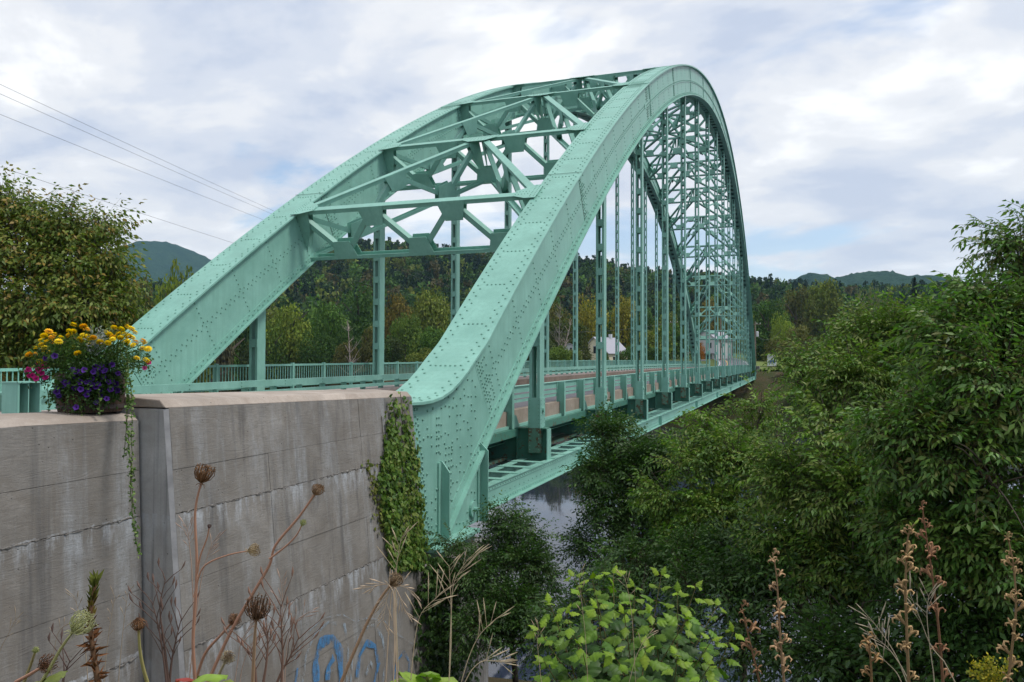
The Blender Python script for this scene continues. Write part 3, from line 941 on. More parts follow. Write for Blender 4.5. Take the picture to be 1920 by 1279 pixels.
for k in range(15):
    near_half = k < 7
    a_, m_ = (k, k + 1) if near_half else (k + 1, k)
    (ta, ba), (tm, bm) = ends[a_], ends[m_]
    for yy in (YI0, YI1):
        s_ = 1 if yy == YI0 else -1
        truss('sway_brace', (ta[0], yy, ta[1] - .045), (tm[0], ymid + s_ * .16, tm[1] - .045), (ba[0], yy, ba[1] + .045), (bm[0], ymid + s_ * .16, bm[1] + .045), 4, k < 4, .24, True)
    (tm, bm) = ends[m_]; X, Z, nx, nz = arc(frames_u[m_])
    if k < 7:
        g_ = MB(); c_ = Vector((tm[0], ymid, tm[1])) + Vector((nx, 0, nz)) * .02; tx = Vector((nz, 0, -nx)); s2 = -1 if near_half else 1
        g_.prism([c_ + Vector((0, -.75, 0)) + tx * .14, c_ + Vector((0, .75, 0)) + tx * .14, c_ + Vector((0, .75, 0)) - tx * .14, c_ + Vector((0, .35, 0)) + tx * s2 * .5, c_ + Vector((0, -.35, 0)) + tx * s2 * .5, c_ + Vector((0, -.75, 0)) - tx * .14], Vector((nx, 0, nz)) * .016)
        jp = g_.build('joint_plate', M_PAINT, bridge)
        R_ = Rivets()
        for y in np.arange(-.66, .7, .12):
            for t_ in (-.07, .07): R_.put(c_ + Vector((0, y, 0)) + tx * t_ + Vector((nx, 0, nz)) * .016, (nx, 0, nz))
        for y in (-.3, -.15, 0, .15, .3):
            for t_ in (.2, .32): R_.put(c_ + Vector((0, y, 0)) + tx * (s2 * t_) + Vector((nx, 0, nz)) * .016, (nx, 0, nz))
        if k < 4: R_.build(jp, .02)

# deck slab, near kerb, sidewalk
def lengthwise(mb, y0, y1, z0, z1, xa, xb, n=30):
    pts_ = np.linspace(xa, xb, n)
    for xx0, xx1 in zip(pts_[:-1], pts_[1:]):
        c0, c1 = camber(xx0), camber(xx1)
        mb.hexa([(xx0, y0, z0 + c0), (xx1, y0, z0 + c1), (xx1, y1, z0 + c1), (xx0, y1, z0 + c0), (xx0, y0, z1 + c0), (xx1, y0, z1 + c1), (xx1, y1, z1 + c1), (xx0, y1, z1 + c0)])
XD0, XD1 = 12.6, 147.4
mb = MB(); lengthwise(mb, 7.62, 16.0, -1.92, -1.645, XD0, XD1); mb.build('deck_slab', M_SLAB, bridge)
mb = MB(); lengthwise(mb, 7.50, 7.80, -1.93, -1.50, 15.9, XD1); kerb = mb.build('kerb', M_SLAB, bridge)
mb = MB(); lengthwise(mb, 7.42, 7.495, -1.98, -1.90, 15.9, XD1 - 3); mb.build('kerb_angle', M_PAINT, bridge)
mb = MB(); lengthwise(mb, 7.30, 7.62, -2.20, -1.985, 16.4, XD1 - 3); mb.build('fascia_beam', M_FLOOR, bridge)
mb = MB(); lengthwise(mb, 14.43, 15.98, -1.62, -1.16, XD0, XD1); mb.build('sidewalk', M_WALK, bridge)
mb = MB(); lengthwise(mb, 14.36, 14.428, -1.60, -1.25, XD0, XD1); mb.build('sidewalk_kerb', simple('brown_stained_kerb', (.20, .155, .125), .9, .2, .25, 2.0), bridge)
mb = MB(); lengthwise(mb, 16.6, 17.05, -1.46, -1.25, XD0, XD1); mb.build('sidewalk_edge', M_PAINT, bridge)

# near guard rail: three rails on posts bolted to the fascia
gr = MB()
XG0, XG1 = 15.9, 146.0
lengthwise(gr, 7.60, 7.72, -1.03, -.84, XG0, XG1); lengthwise(gr, 7.56, 7.76, -.839, -.825, XG0, XG1)
top_rail = gr.build('guard_rail', M_PAINT, bridge)
for z0, z1 in ((-1.19, -1.09), (-1.31, -1.235)):
    b_ = MB(); lengthwise(b_, 7.60, 7.69, z0, z1, XG0, XG1); b_.build('rail', M_PAINT, top_rail)
k = 0
x = 20.45 - 2 * PP / 3
while x < XG1 - .3:
    cz = camber(x); knee = (k - 2) % 3 == 0
    b_ = MB()
    b_.box(x - .075, x + .075, 7.32, 7.345, -1.98 + cz, -.80 + cz); b_.box(x - .011, x + .011, 7.3455, 7.575, -1.98 + cz, -.82 + cz); b_.box(x - .075, x + .075, 7.576, 7.598, -1.56 + cz, -.82 + cz)
    po = b_.build('post', M_PAINT, top_rail)
    if x < 70 and knee:
        b_ = MB(); b_.prism([(x + .08, 7.34, -1.96 + cz), (x + .62, 7.34, -1.96 + cz), (x + .52, 7.34, -1.86 + cz), (x + .30, 7.34, -1.62 + cz), (x + .08, 7.34, -1.58 + cz)], (0, .025, 0)); b_.build('knee_plate', M_PAINT, po)
    x += PP / 3; k += 1

# left guard rail: two box rails on short posts on the sidewalk kerb, with a boxed end post
b_ = MB(); xs_ = (11.75, 146)
lengthwise(b_, 14.52, 14.66, -.845, -.66, *xs_); left_rail = b_.build('guard_rail', M_PAINT, bridge)
b_ = MB(); lengthwise(b_, 14.52, 14.64, -1.07, -.96, *xs_); b_.build('rail', M_PAINT, left_rail)
for x in np.arange(13.2, 145.5, 1.30):
    cz = camber(x); b_ = MB(); b_.box(x - .075, x + .075, 14.665, 14.80, -1.165 + cz, -.70 + cz); b_.build('post', M_PAINT, left_rail)
b_ = MB()
b_.box(11.22, 11.26, 14.42, 14.86, -1.30, -.50); b_.box(11.70, 11.74, 14.42, 14.86, -1.30, -.50)
b_.box(11.26, 11.70, 14.84, 14.86, -1.30, -.50); b_.box(11.20, 11.78, 14.40, 14.88, -.499, -.47)
b_.box(11.47, 11.49, 14.45, 14.84, -1.30, -.50)
b_.build('end_post', M_PAINT, left_rail)
R_ = Rivets()
for x in np.arange(14, 60, 2.0):
    for z in (-.80, -.70): R_.put((x, 14.52, z + camber(x)), (0, -1, 0))
R_.build(left_rail, .022)

# pedestrian railing on the far edge
pr = MB(); YP = 16.8
xp0, xp1 = 4.0, 146.0
for z0, z1 in ((-.31, -.24), (-1.03, -.975)):
    lengthwise(pr, YP - .035, YP + .035, z0, z1, xp0, xp1)
railing = pr.build('pedestrian_railing', M_PAINT, bridge)
nb = int((xp1 - xp0) / 1.955)
for i in range(nb + 1):
    x = xp0 + i * 1.955; cz = camber(x)
    b_ = MB(); b_.box(x - .05, x + .05, YP - .05, YP + .05, -1.24 + cz, -.20 + cz); b_.build('post', M_PAINT, railing)
    if i < nb:
        b_ = MB()
        for j in range(1, 14):
            xx = x + j * 1.955 / 14; b_.box(xx - .011, xx + .011, YP - .011, YP + .011, -.98 + cz, -.30 + cz)
        o = b_.build('balusters', M_PAINT, railing); o['kind'] = 'stuff'
# ------------------------------------------------------------------ leaf geometry shared by every plant
def unit(v):
    return v / np.maximum(np.linalg.norm(v, axis=-1, keepdims=True), 1e-9)
def kites(P, D, N, L, W, C, fold=.18, droop=.0, flat=False):
    """folded leaf blades: base point, direction, blade normal, length, width, colour -> V, quads, colours"""
    P = np.asarray(P, float); D = unit(np.asarray(D, float)); n = len(P)
    N = np.asarray(N, float); S = unit(np.cross(D, N)); N = np.cross(S, D)
    L = np.broadcast_to(np.asarray(L, float).reshape(-1, 1), (n, 1)); W = np.broadcast_to(np.asarray(W, float).reshape(-1, 1), (n, 1))
    mid = P + D * L * .42 - N * L * fold * .6
    tip = P + D * L - N * L * (droop + .05)
    lf = P + D * L * .40 + S * W * .5; rt = P + D * L * .40 - S * W * .5
    if flat:
        lf = lf - N * L * fold * .3; V = np.stack([P, rt, tip, lf], 1).reshape(-1, 3); return V, np.arange(4 * n).reshape(-1, 4), np.repeat(np.asarray(C, float), 4, 0)
    V = np.stack([P, lf, tip, rt, mid], 1).reshape(-1, 3)
    k = (np.arange(n) * 5)[:, None]
    Q = np.concatenate([k + np.array([0, 4, 2, 1]), k + np.array([0, 3, 2, 4])])
    return V, Q, np.repeat(np.asarray(C, float), 5, 0)
def rdir(n, rng=None):
    v = (rng or RNG).normal(size=(n, 3)); return unit(v)
def cols(n, palette, weights=None, jitter=.18, rng=None):
    r = rng or RNG
    pal = np.array(palette, float)
    k = r.choice(len(pal), n, p=None if weights is None else np.array(weights) / np.sum(weights))
    return pal[k] * (1 + r.uniform(-jitter, jitter, (n, 1))) * (1 + r.uniform(-.06, .06, (n, 3)))
def place(name, V, Q, C, mat, parent=None, kind=None, tris=None, smooth=False):
    V = np.asarray(V); org = np.array([(V[:, 0].min() + V[:, 0].max()) / 2, (V[:, 1].min() + V[:, 1].max()) / 2, V[:, 2].min()])
    o = link(name, np_mesh(name, V - org, Q, tris, C, mat, smooth), parent); o.location = org; o['_g'] = tuple(org)
    if kind: o['kind'] = kind
    return o
def merge(parts):
    V = []; Q = []; C = []; k = 0
    for v, q, c in parts:
        V.append(v); Q.append(q + k); C.append(c); k += len(v)
    return np.concatenate(V), np.concatenate(Q), np.concatenate(C)
def tube_np(pts, rs, k, col):
    b = MB(); b.tube(pts, rs, k, caps=False)
    return np.array([tuple(p) for p in b.v]), np.array(b.f), np.tile(np.array(col, float), (len(b.v), 1))
def bez(p0, p1, p2, n=8):
    p0, p1, p2 = Vector(p0), Vector(p1), Vector(p2)
    return [p0 * (1 - s) ** 2 + p1 * 2 * s * (1 - s) + p2 * s * s for s in np.linspace(0, 1, n)]

# ------------------------------------------------------------------ concrete walls at the bridge end
def yf_tall(z): return 6.20 - .095 * (-.5 - z)
def yf_low(z): return 6.53 - .045 * (-.55 - z)
def make_wall(name, label, yf, x0, x1, bands, cuts, ytop_back, ztop, chz, core_mat, end=None):
    zb = bands[-1]
    w = empty(name, ((x0 + x1) / 2, 6.9, zb), label, 'wall', None)
    c_ = MB(); ti = ztop(x0) - chz
    def prof(x, inset, zt):
        return [(x, yf(zb) + inset, zb), (x, ytop_back, zb), (x, ytop_back, zt), (x, yf(zt) + inset, zt)]
    a_ = prof(x0, .035, ztop(x0) - chz - .012); b_ = prof(x1, .035, ztop(x1) - chz - .012)
    c_.add(a_ + b_, [(0, 1, 2, 3), (7, 6, 5, 4), (0, 4, 5, 1), (1, 5, 6, 2), (2, 6, 7, 3), (3, 7, 4, 0)])
    c_.build('wall_core', core_mat, w)
    for bi in range(len(bands)):
        for ci in range(len(cuts) - 1):
            gj = .0035 if bi in (2, 4) else .0016; gt = .0035 if bi - 1 in (2, 4) else .0016; xa, xb = cuts[ci] + .0012, cuts[ci + 1] - .0012
            za = bands[bi]
            if bi == 0: continue
            zt0 = (ztop(xa) - chz if bi == 1 else bands[bi - 1]) - gt; zt1 = (ztop(xb) - chz if bi == 1 else bands[bi - 1]) - gt
            zl = za + gj
            pr_ = random.uniform(-.004, .004)
            f = lambda z: yf(z) + pr_
            p = MB(); p.hexa([(xa, f(zl), zl), (xb, f(zl), zl), (xb, yf(zl) + .04, zl), (xa, yf(zl) + .04, zl), (xa, f(zt0), zt0), (xb, f(zt1), zt1), (xb, yf(zt1) + .04, zt1), (xa, yf(zt0) + .04, zt0)])
            p.build('panel', M_CONC, w, bevel=.003)
    # coping with a chamfered front edge
    p = MB(); xs_ = np.linspace(x0 - .0, x1, 9); V = []
    for i_, x in enumerate(xs_):
        zt = ztop(x); e_ = .004 * math.sin(i_ * 2.3)
        V += [(x, yf(zt - chz) + e_, zt - chz), (x, yf(zt - chz) + .085 + e_, zt - .004), (x, (yf(zt) + ytop_back) / 2, zt + .03 + e_ * 2), (x, ytop_back + .02, zt + .012), (x, ytop_back + .02, zt - chz)]
    F = [(4, 3, 2, 1, 0), tuple(5 * 8 + k for k in range(5))]
    for i in range(8):
        for j in range(5): F.append((5 * i + j, 5 * i + (j + 1) % 5, 5 * i + 5 + (j + 1) % 5, 5 * i + 5 + j))
    F = [tuple(reversed(f)) for f in F]
    p.add(V, F); p.build('coping', M_COPE, w, bevel=.012)
    return w
tall = make_wall('concrete_wall', 'taller weathered concrete wing wall beside the arch end, with blue graffiti low down', yf_tall, 6.49, 12.08,
                 [-.5, -1.17, -1.63, -2.36, -3.04, -3.9, -6.6], [6.533, 8.12, 10.32, 12.08], 7.62, lambda x: -.43 - .022 * (x - 6.49), .088, M_CONC_BLUE)
p = MB(); p.add([(6.49, yf_tall(-6.6) + .034, -6.6), (6.53, yf_tall(-6.6) + .034, -6.6), (6.53, yf_tall(-6.6) - .001, -6.6), (6.49, yf_tall(-.53) + .034, -.53), (6.53, yf_tall(-.53) + .034, -.53), (6.53, yf_tall(-.53) - .001, -.53)],
                [(0, 1, 2), (5, 4, 3), (0, 3, 4, 1), (1, 4, 5, 2), (2, 5, 3, 0)])
p.build('corner_chamfer', simple('pale_chamfer_concrete', (.31, .31, .32), .9, .2, .25, 5), tall)
low = make_wall('concrete_wall', 'lower weathered concrete wall on the left that carries the flower barrel', yf_low, -4.0, 6.455,
                [-.55, -1.18, -1.66, -2.42, -3.1, -4.2, -5.0], [-4.0, -1.2, .6, 2.1, 3.35, 4.86, 6.455], 7.45, lambda x: -.545 - .03 * max(0, (x - 4.9)), .062, M_CONC_BLUE)
def crust(wall, yf, z, x0, x1):
    rgh = np.random.default_rng(int(-z * 100)); P = []; rs = []; x = x0
    while x < x1:
        P.append((x, yf(z) - .001 + rgh.normal() * .003, z + rgh.normal() * .009)); rs.append(abs(rgh.normal()) * .006 + .0015); x += rgh.uniform(.02, .05)
    b_ = MB(); b_.tube(P, rs, 5); b_.build('joint_crust', M_CRUST, wall)
M_CRUST = simple('broken_joint_mortar', (.17, .16, .15), .95, .1, .7, 22)
for z_ in (-1.63, -3.04): crust(tall, yf_tall, z_, 6.6, 11.9)
for z_ in (-1.66, -3.1): crust(low, yf_low, z_, 2.5, 6.42)
ab = empty('abutment', (13.6, 11.5, -11.5), 'concrete abutment block under the near end of the bridge, half hidden by ivy', 'abutment')
p = MB(); p.box(12.12, 15.3, 6.0, 17.2, -11.6, -3.72); p.build('seat', M_CONC, ab, bevel=.03)
p = MB(); p.box(12.1, 12.5, 7.7, 15.9, -3.7, -1.95); p.build('back_wall', M_CONC, ab)
for yc in (Aa, YL):
    p = MB(); p.box(12.95, 14.9, yc - .62, yc + .62, -3.715, -3.53); p.build('bearing_plate', M_RUSTY, ab)
xe = 2 * XMID
ab2 = empty('abutment', (xe - 13.0, 11.5, -11.5), 'concrete abutment block under the far end of the bridge on the opposite bank', 'abutment')
p = MB(); p.box(xe - 15.0, xe - 11.6, 6.0, 17.2, -11.6, -3.60); p.build('seat', M_CONC, ab2, bevel=.03)
p = MB(); p.box(xe - 12.3, xe - 9.5, 5.7, 7.0, -10, -1.0); p.build('wing_wall', M_CONC, ab2, bevel=.03)
p = MB(); p.box(xe - 12.1, xe - 11.8, 7.2, 16.2, -3.58, -1.95); p.build('back_wall', M_CONC, ab2)
for yc in (Aa, YL):
    p = MB(); p.box(xe - 14.9, xe - 12.95, yc - .62, yc + .62, -3.59, -3.53); p.build('bearing_plate', M_RUSTY, ab2)

# graffiti: worn spray paint on the wing wall
def on_wall(px, py, d=.010):
    r = ray(px, py); Y = 6.0
    for _ in range(6):
        p = r * (Y / r.y); Y = yf_tall(p.z)
    return Vector((p.x, p.y - d, p.z))
def spray(name, col, dens):
    m, t = new_mat(name); g = G(t)
    f = g.noise(g.pos((1, 1, .5)), 7, 7, .72); tr = g.n('ShaderNodeBsdfTransparent'); mx_ = g.n('ShaderNodeMixShader')
    g.set(mx_.inputs[0], g.ramp(f, [(dens - .10, 0.0), (dens + .12, .9)]))
    t.links.new(tr.outputs[0], mx_.inputs[1]); t.links.new(g.bsdf(col, .8, .2), mx_.inputs[2]); g.out(mx_.outputs[0]); return m
M_GB, M_GW = spray('worn_blue_spray_paint', (.08, .24, .48), .45), spray('worn_pale_spray_paint', (.36, .44, .52), .56)
def stroke(pts_px, w0, mat, d):
    pts = [on_wall(x, y, d) for x, y in pts_px]; P2 = []
    for i in range(len(pts) - 1):
        for s in np.linspace(0, 1, 5)[:-1]: P2.append(pts[i].lerp(pts[i + 1], s))
    P2.append(pts[-1]); V = []; n = len(P2)
    for i, p_ in enumerate(P2):
        t_ = (P2[min(n - 1, i + 1)] - P2[max(0, i - 1)]).normalized(); s_ = t_.cross(Vector((0, 1, 0))).normalized() * (w0 / 2 * (1 + .25 * math.sin(i * .9)))
        V += [tuple(p_ - s_), tuple(p_ + s_)]
    b = MB(); b.add(V, [(2 * i, 2 * i + 1, 2 * i + 3, 2 * i + 2) for i in range(n - 1)]); return b.build('graffiti', mat, tall)
stroke([(566, 1279), (572, 1230), (588, 1190), (615, 1166), (645, 1172), (652, 1215), (650, 1279)], .05, M_GW, .010)
stroke([(592, 1279), (590, 1240), (600, 1205), (622, 1196), (636, 1222), (638, 1279)], .13, M_GB, .014)
stroke([(612, 1275), (614, 1250), (624, 1232)], .10, M_GB, .018)
stroke([(610, 1262), (632, 1254)], .03, M_GW, .021)
stroke([(656, 1279), (660, 1225), (676, 1180), (700, 1172), (716, 1195), (722, 1240), (716, 1279)], .05, M_GW, .011)
stroke([(668, 1270), (672, 1230), (686, 1205), (702, 1212), (708, 1245), (700, 1279)], .085, M_GB, .015)
stroke([(684, 1265), (692, 1240), (698, 1250)], .06, M_GW, .019)
stroke([(736, 1279), (742, 1240), (756, 1222), (766, 1240), (764, 1279)], .05, M_GB, .015)
stroke([(548, 1240), (560, 1212), (580, 1180), (604, 1158), (640, 1152), (664, 1165), (690, 1158), (720, 1165), (745, 1190), (776, 1210)], .018, M_GW, .022)
stroke([(552, 1279), (556, 1252)], .04, M_GB, .016)

# ------------------------------------------------------------------ the flower barrel on the lower wall
bc = at(170, 770, 8.2); BX, BY, BZ = bc.x, bc.y, -.553
barrel = empty('barrel_planter', (BX, BY, BZ), 'dark wooden half barrel planter standing on the lower concrete wall', 'planter')
M_STAVE = simple('dark_barrel_wood', (.075, .048, .034), .85, .25, .4, 14)
M_HOOP = simple('rusted_hoop', (.07, .055, .05), .7, .4, .3, 20)
br = lambda z: .30 + .035 * math.sin(max(0, min(1, z / .40)) * 1.9)
nst = 20
for k in range(nst):
    t0_, t1_ = 2 * math.pi * (k + .03) / nst, 2 * math.pi * (k + .97) / nst
    p = MB(); V = []
    for z in (0, .13, .27, .40):
        for r_, t_ in ((br(z) - .025, t0_), (br(z) + random.uniform(0, .003), t0_), (br(z) + .002, t1_), (br(z) - .025, t1_)):
            V.append((BX + r_ * math.cos(t_), BY + r_ * math.sin(t_), BZ + z))
    F = [(3, 2, 1, 0), (12, 13, 14, 15)] + [(4 * i + j, 4 * i + (j + 1) % 4, 4 * i + 4 + (j + 1) % 4, 4 * i + 4 + j) for i in range(3) for j in range(4)]
    p.add(V, F); p.build('stave', M_STAVE, barrel)
for z in (.055, .20, .36):
    p = MB(); p.lathe([(br(z) + .004, z - .02), (br(z) + .008, z - .02), (br(z + .02) + .008, z + .02), (br(z) + .004, z + .02)], 40, (BX, BY, BZ)); p.build('hoop', M_HOOP, barrel)
p = MB(); p.lathe([(.0, .34), (.30, .345)], 24, (BX, BY, BZ)); p.build('soil', simple('potting_soil', (.03, .022, .016), .95, .1), barrel)

def pom_mesh():
    parts = []
    for tier, (r_, n, up_, L) in enumerate(((.010, 7, .9, .018), (.016, 10, .55, .022), (.020, 12, .15, .024), (.018, 11, -.25, .022))):
        for k in range(n):
            t_ = 2 * math.pi * k / n + tier * .4; d = np.array([math.cos(t_), math.sin(t_), up_])
            parts.append((np.array([math.cos(t_) * r_ * .35, math.sin(t_) * r_ * .35, .004 * (3 - tier)]), d, L))
    P = np.array([q[0] for q in parts]); D = np.array([q[1] for q in parts]); L = np.array([q[2] for q in parts])
    Nn = np.cross(D, np.cross(np.array([0, 0, 1.]), D) + 1e-6)
    C = np.where((np.arange(len(P)) % 3 == 0)[:, None], np.array([[.95, .60, .015]]), np.array([[1.0, .78, .03]]))
    V, Q, C = kites(P, D, np.cross(np.cross(D, [0, 0, 1.]), D), L, L * 1.0, C, fold=.3, droop=.1)
    return np_mesh('flower_head', V * 1.12, Q, None, C, M_PETAL)
ME_POM = pom_mesh()
def z1(l): return [(x / 4, 580 + y / 4) for x, y in l]
MARI = z1([(550, 118), (625, 130), (648, 152), (365, 170), (330, 200), (405, 188), (390, 212), (455, 215), (310, 235), (520, 165), (520, 195), (620, 195), (650, 205), (600, 230), (685, 225), (680, 270), (555, 290), (582, 332), (315, 270), (270, 290), (335, 290), (360, 325), (330, 310), (222, 342), (260, 338), (300, 395), (855, 138), (910, 150), (955, 135), (985, 150), (1010, 175), (820, 190), (845, 210), (890, 185), (935, 190), (965, 205), (990, 215), (800, 180), (845, 225), (810, 255), (750, 250), (955, 240), (1000, 270), (940, 255), (1070, 240), (1085, 255), (1110, 300), (1070, 295), (1025, 370), (1095, 385), (400, 245), (440, 245), (545, 170), (350, 245), (1015, 250), (905, 215), (640, 220), (700, 215)])
mar = empty('marigold_plant', (BX, BY, BZ + .35), 'yellow and orange marigolds massed along the top of the barrel', 'flowers')
stems = []
for i, (x, y) in enumerate(MARI):
    d = 8.0 + random.uniform(-.24, .2); p_ = at(x, y, d)
    o = link('flower_head', ME_POM, mar); o.location = p_; s_ = random.uniform(1.0, 1.35); o.scale = (s_, s_, s_ * .9)
    o.rotation_euler = (random.uniform(-.5, .7), random.uniform(-.5, .5), random.uniform(0, 6)); o.color = (1, random.choice((.78, .95, 1, 1, 1, 1.05)), random.uniform(.6, 1.2), 1)
    b_ = Vector((BX + random.uniform(-.2, .2), BY + random.uniform(-.15, .15), BZ + .36))
    stems.append(tube_np(bez(b_, (b_ + p_) / 2 + Vector((0, 0, .08)), p_, 6), [.004] * 6, 4, (.10, .16, .03)))
V, Q, C = merge(stems); place('stem', V, Q, C, M_LEAF, mar, 'stuff')
n = 5200; k = RNG.random(n)
cxy = rdir(n); rr_ = RNG.random((n, 1)) ** .4
Pp = np.array(at(168, 667, 8.22)) + cxy * rr_ * np.array([.46, .34, .21])
Pp += np.where(Pp[:, 0:1] * 0 + RNG.random((n, 1)) < .45, np.array([[.10, -.18, -.04]]), np.array([[-.08, .12, 0]]))
V, Q, C = kites(Pp, rdir(n) + [0, 0, .35], rdir(n), RNG.uniform(.028, .05, n), RNG.uniform(.010, .018, n), cols(n, [(.05, .115, .02), (.085, .17, .03), (.03, .07, .016), (.13, .20, .04)], [4, 3, 3, 1]))
place('foliage', V, Q, C, M_LEAF, mar, 'stuff')
# silver foliage
dm = empty('dusty_miller', tuple(at(182, 645, 8.1)), 'silvery grey foliage plant amid the yellow marigolds', 'plant')
n = 420; Pp = np.array(at(180, 648, 8.02)) + RNG.normal(size=(n, 3)) * np.array([.045, .05, .055])
Pp[n // 2:] += np.array(at(186, 635, 8.0)) - np.array(at(180, 648, 8.02))
V, Q, C = kites(Pp, rdir(n) + [0, 0, .6], rdir(n), .035, .012, cols(n, [(.34, .37, .40), (.24, .28, .30), (.44, .46, .50)])); place('foliage', V, Q, C, M_LEAF, dm, 'stuff')

def trumpet_mesh():
    n = 10; V = [(0, 0, -.03)]; 
    for k in range(n):
        t_ = 2 * math.pi * k / n; r_ = .034 if k % 2 else .029; V.append((r_ * .28 * math.cos(t_), r_ * .28 * math.sin(t_), -.006))
    for k in range(n):
        t_ = 2 * math.pi * k / n; r_ = .034 if k % 2 else .027; V.append((r_ * math.cos(t_), r_ * math.sin(t_), .004 if k % 2 else .0))
    T = [(0, 1 + (k + 1) % n, 1 + k) for k in range(n)]; Qd = [(1 + k, 1 + (k + 1) % n, 11 + (k + 1) % n, 11 + k) for k in range(n)]
    C = np.array([[.35, .3, .4]] + [[.55, .5, .6]] * n + [[1, 1, 1]] * n)
    return np_mesh('flower', np.array(V), np.array(Qd), np.array(T), C, M_PETAL)
ME_TRU = trumpet_mesh()
PURP = z1([(570, 465), (600, 475), (630, 455), (715, 430), (740, 440), (760, 420), (785, 460), (840, 415), (885, 480), (700, 470), (600, 545), (605, 600), (650, 545), (665, 605), (690, 520), (715, 580), (740, 560), (750, 655), (720, 700), (800, 670), (430, 590), (440, 650), (480, 570), (500, 555), (840, 540), (870, 560), (815, 545), (570, 735), (410, 350), (340, 370), (560, 500), (735, 480), (770, 500), (560, 590), (830, 600), (650, 640), (470, 540), (880, 610), (425, 620), (545, 450), (695, 565), (745, 605)])
PINK = z1([(200, 460), (330, 430), (225, 500), (270, 520), (335, 515), (290, 410), (1115, 400), (350, 425), (245, 495), (290, 450), (310, 480), (1085, 440), (215, 452), (345, 512)])
BT = Vector((BX, BY, BZ))
def on_barrel(px, py, r_):
    d = ray(px, py); a_ = d.x * d.x + d.y * d.y; b_ = -2 * (d.x * BX + d.y * BY); c_ = BX * BX + BY * BY - r_ * r_; q_ = b_ * b_ - 4 * a_ * c_
    return d * ((-b_ - math.sqrt(q_)) / (2 * a_) if q_ > 0 else -b_ / (2 * a_))
for nm, lab, lst, cs in (('petunia', 'dark purple petunias hanging over the front of the barrel', PURP, [(.075, .02, .24), (.11, .03, .32), (.045, .012, .15)]), ('petunia', 'bright pink petunias spilling out at the side of the barrel', PINK, [(.75, .03, .30), (.55, .02, .22), (.80, .12, .38)])):
    pt = empty(nm, (BX, BY, BZ + .3), lab, 'flowers'); st = []
    for x, y in lst:
        p_ = on_barrel(x, y, .45 + random.uniform(-.03, .03)) if lst is PURP else at(x, y, 8.0)
        o = link('flower', ME_TRU, pt); o.location = p_
        dv = (Vector((-.75, -.8, .45)) + Vector((random.uniform(-.6, .6), random.uniform(-.6, .6), random.uniform(-.3, .5)))).normalized()
        o.rotation_euler = dv.to_track_quat('Z', 'Y').to_euler(); s_ = random.uniform(.8, 1.15); o.scale = (s_, s_, s_)
        c_ = random.choice(cs); o.color = (*c_, 1)
        b_ = BT + Vector((random.uniform(-.15, .15), random.uniform(-.15, .1), .38))
        q_ = Vector(p_) - dv * .03; mid_ = (b_ + q_) / 2 + Vector((0, 0, .10)) + (q_ - BT).normalized() * .05
        st.append(tube_np(bez(b_, mid_, q_, 6), [.003] * 6, 3, (.07, .13, .03)))
    V, Q, C = merge(st); place('stem', V, Q, C, M_LEAF, pt, 'stuff')
    n = 3400 if lst is PURP else 260; idx = RNG.integers(0, len(lst), n)
    base = np.array([tuple(on_barrel(x, y, .385) if lst is PURP else at(x, y, 8.05)) for x, y in lst])[idx]
    Pp = base + RNG.normal(size=(n, 3)) * np.array([.055, .03, .05]); V, Q, C = kites(Pp, rdir(n) + [-.3, -.3, -.3], rdir(n), RNG.uniform(.03, .05, n), RNG.uniform(.015, .026, n), cols(n, [(.04, .095, .02), (.07, .15, .03), (.03, .065, .016)]))
    place('foliage', V, Q, C, M_LEAF, pt, 'stuff')
# trailing vines that hang from the barrel over the wall
def vine(label, paths, n, size, palette):
    v = empty('trailing_vine', tuple(at(*paths[0][0])), label, 'plant'); st = []; lv = []
    for path in paths:
        P3 = [at(*q) for q in path]; fine = []
        for a_, b_ in zip(P3[:-1], P3[1:]):
            for s in np.linspace(0, 1, 5)[:-1]: fine.append(a_.lerp(b_, s) + Vector((random.uniform(-.008, .008), 0, random.uniform(-.004, .004))))
        fine.append(P3[-1]); st.append(tube_np(fine, [.0035] * len(fine), 4, (.10, .13, .03)))
        m_ = int(n * len(P3) / sum(len(q) for q in paths)); idx = RNG.integers(0, len(fine) - 1, m_)
        Pp = np.array([tuple(fine[i].lerp(fine[i + 1], random.random())) for i in idx]) + RNG.normal(size=(m_, 3)) * .012
        lv.append(kites(Pp, rdir(m_) * .7 + np.array([-.5, -.7, -.3]), rdir(m_) + [-.6, -.7, .6], RNG.uniform(size * .7, size * 1.2, m_), RNG.uniform(size * .7, size, m_), cols(m_, palette)))
    V, Q, C = merge(st); place('stem', V, Q, C, M_LEAF, v, 'stuff'); V, Q, C = merge(lv); place('leaves', V, Q, C, M_LEAF, v, 'stuff')
GV = [(.10, .19, .04), (.15, .24, .06), (.06, .12, .025), (.20, .27, .09)]
vine('green vine strand hanging from the right edge of the barrel far down the wall', [[(235, 690, 8.0), (241, 720, 7.95), (240, 760, 7.9), (238, 800, 7.83), (244, 850, 7.80), (247, 900, 7.78), (250, 950, 7.76)], [(236, 640, 8.0), (240, 690, 7.98), (246, 740, 7.9), (247, 790, 7.85), (247, 850, 7.8), (245, 930, 7.76), (252, 990, 7.74), (260, 1040, 7.72)], [(228, 620, 7.95), (225, 660, 7.9), (236, 700, 7.9), (240, 750, 7.88), (232, 860, 7.8)]], 520, .034, GV)
vine('thin straggling vine with a few leaves hanging below the middle of the barrel', [[(150, 745, 7.85), (152, 775, 7.8), (160, 800, 7.78), (164, 840, 7.76), (162, 880, 7.74), (167, 895, 7.73)], [(125, 700, 7.9), (123, 770, 7.82), (133, 795, 7.8), (148, 812, 7.78)], [(90, 720, 8.1), (92, 755, 8.05), (90, 772, 8.0)], [(185, 720, 7.85), (187, 780, 7.8)]], 95, .034, GV)
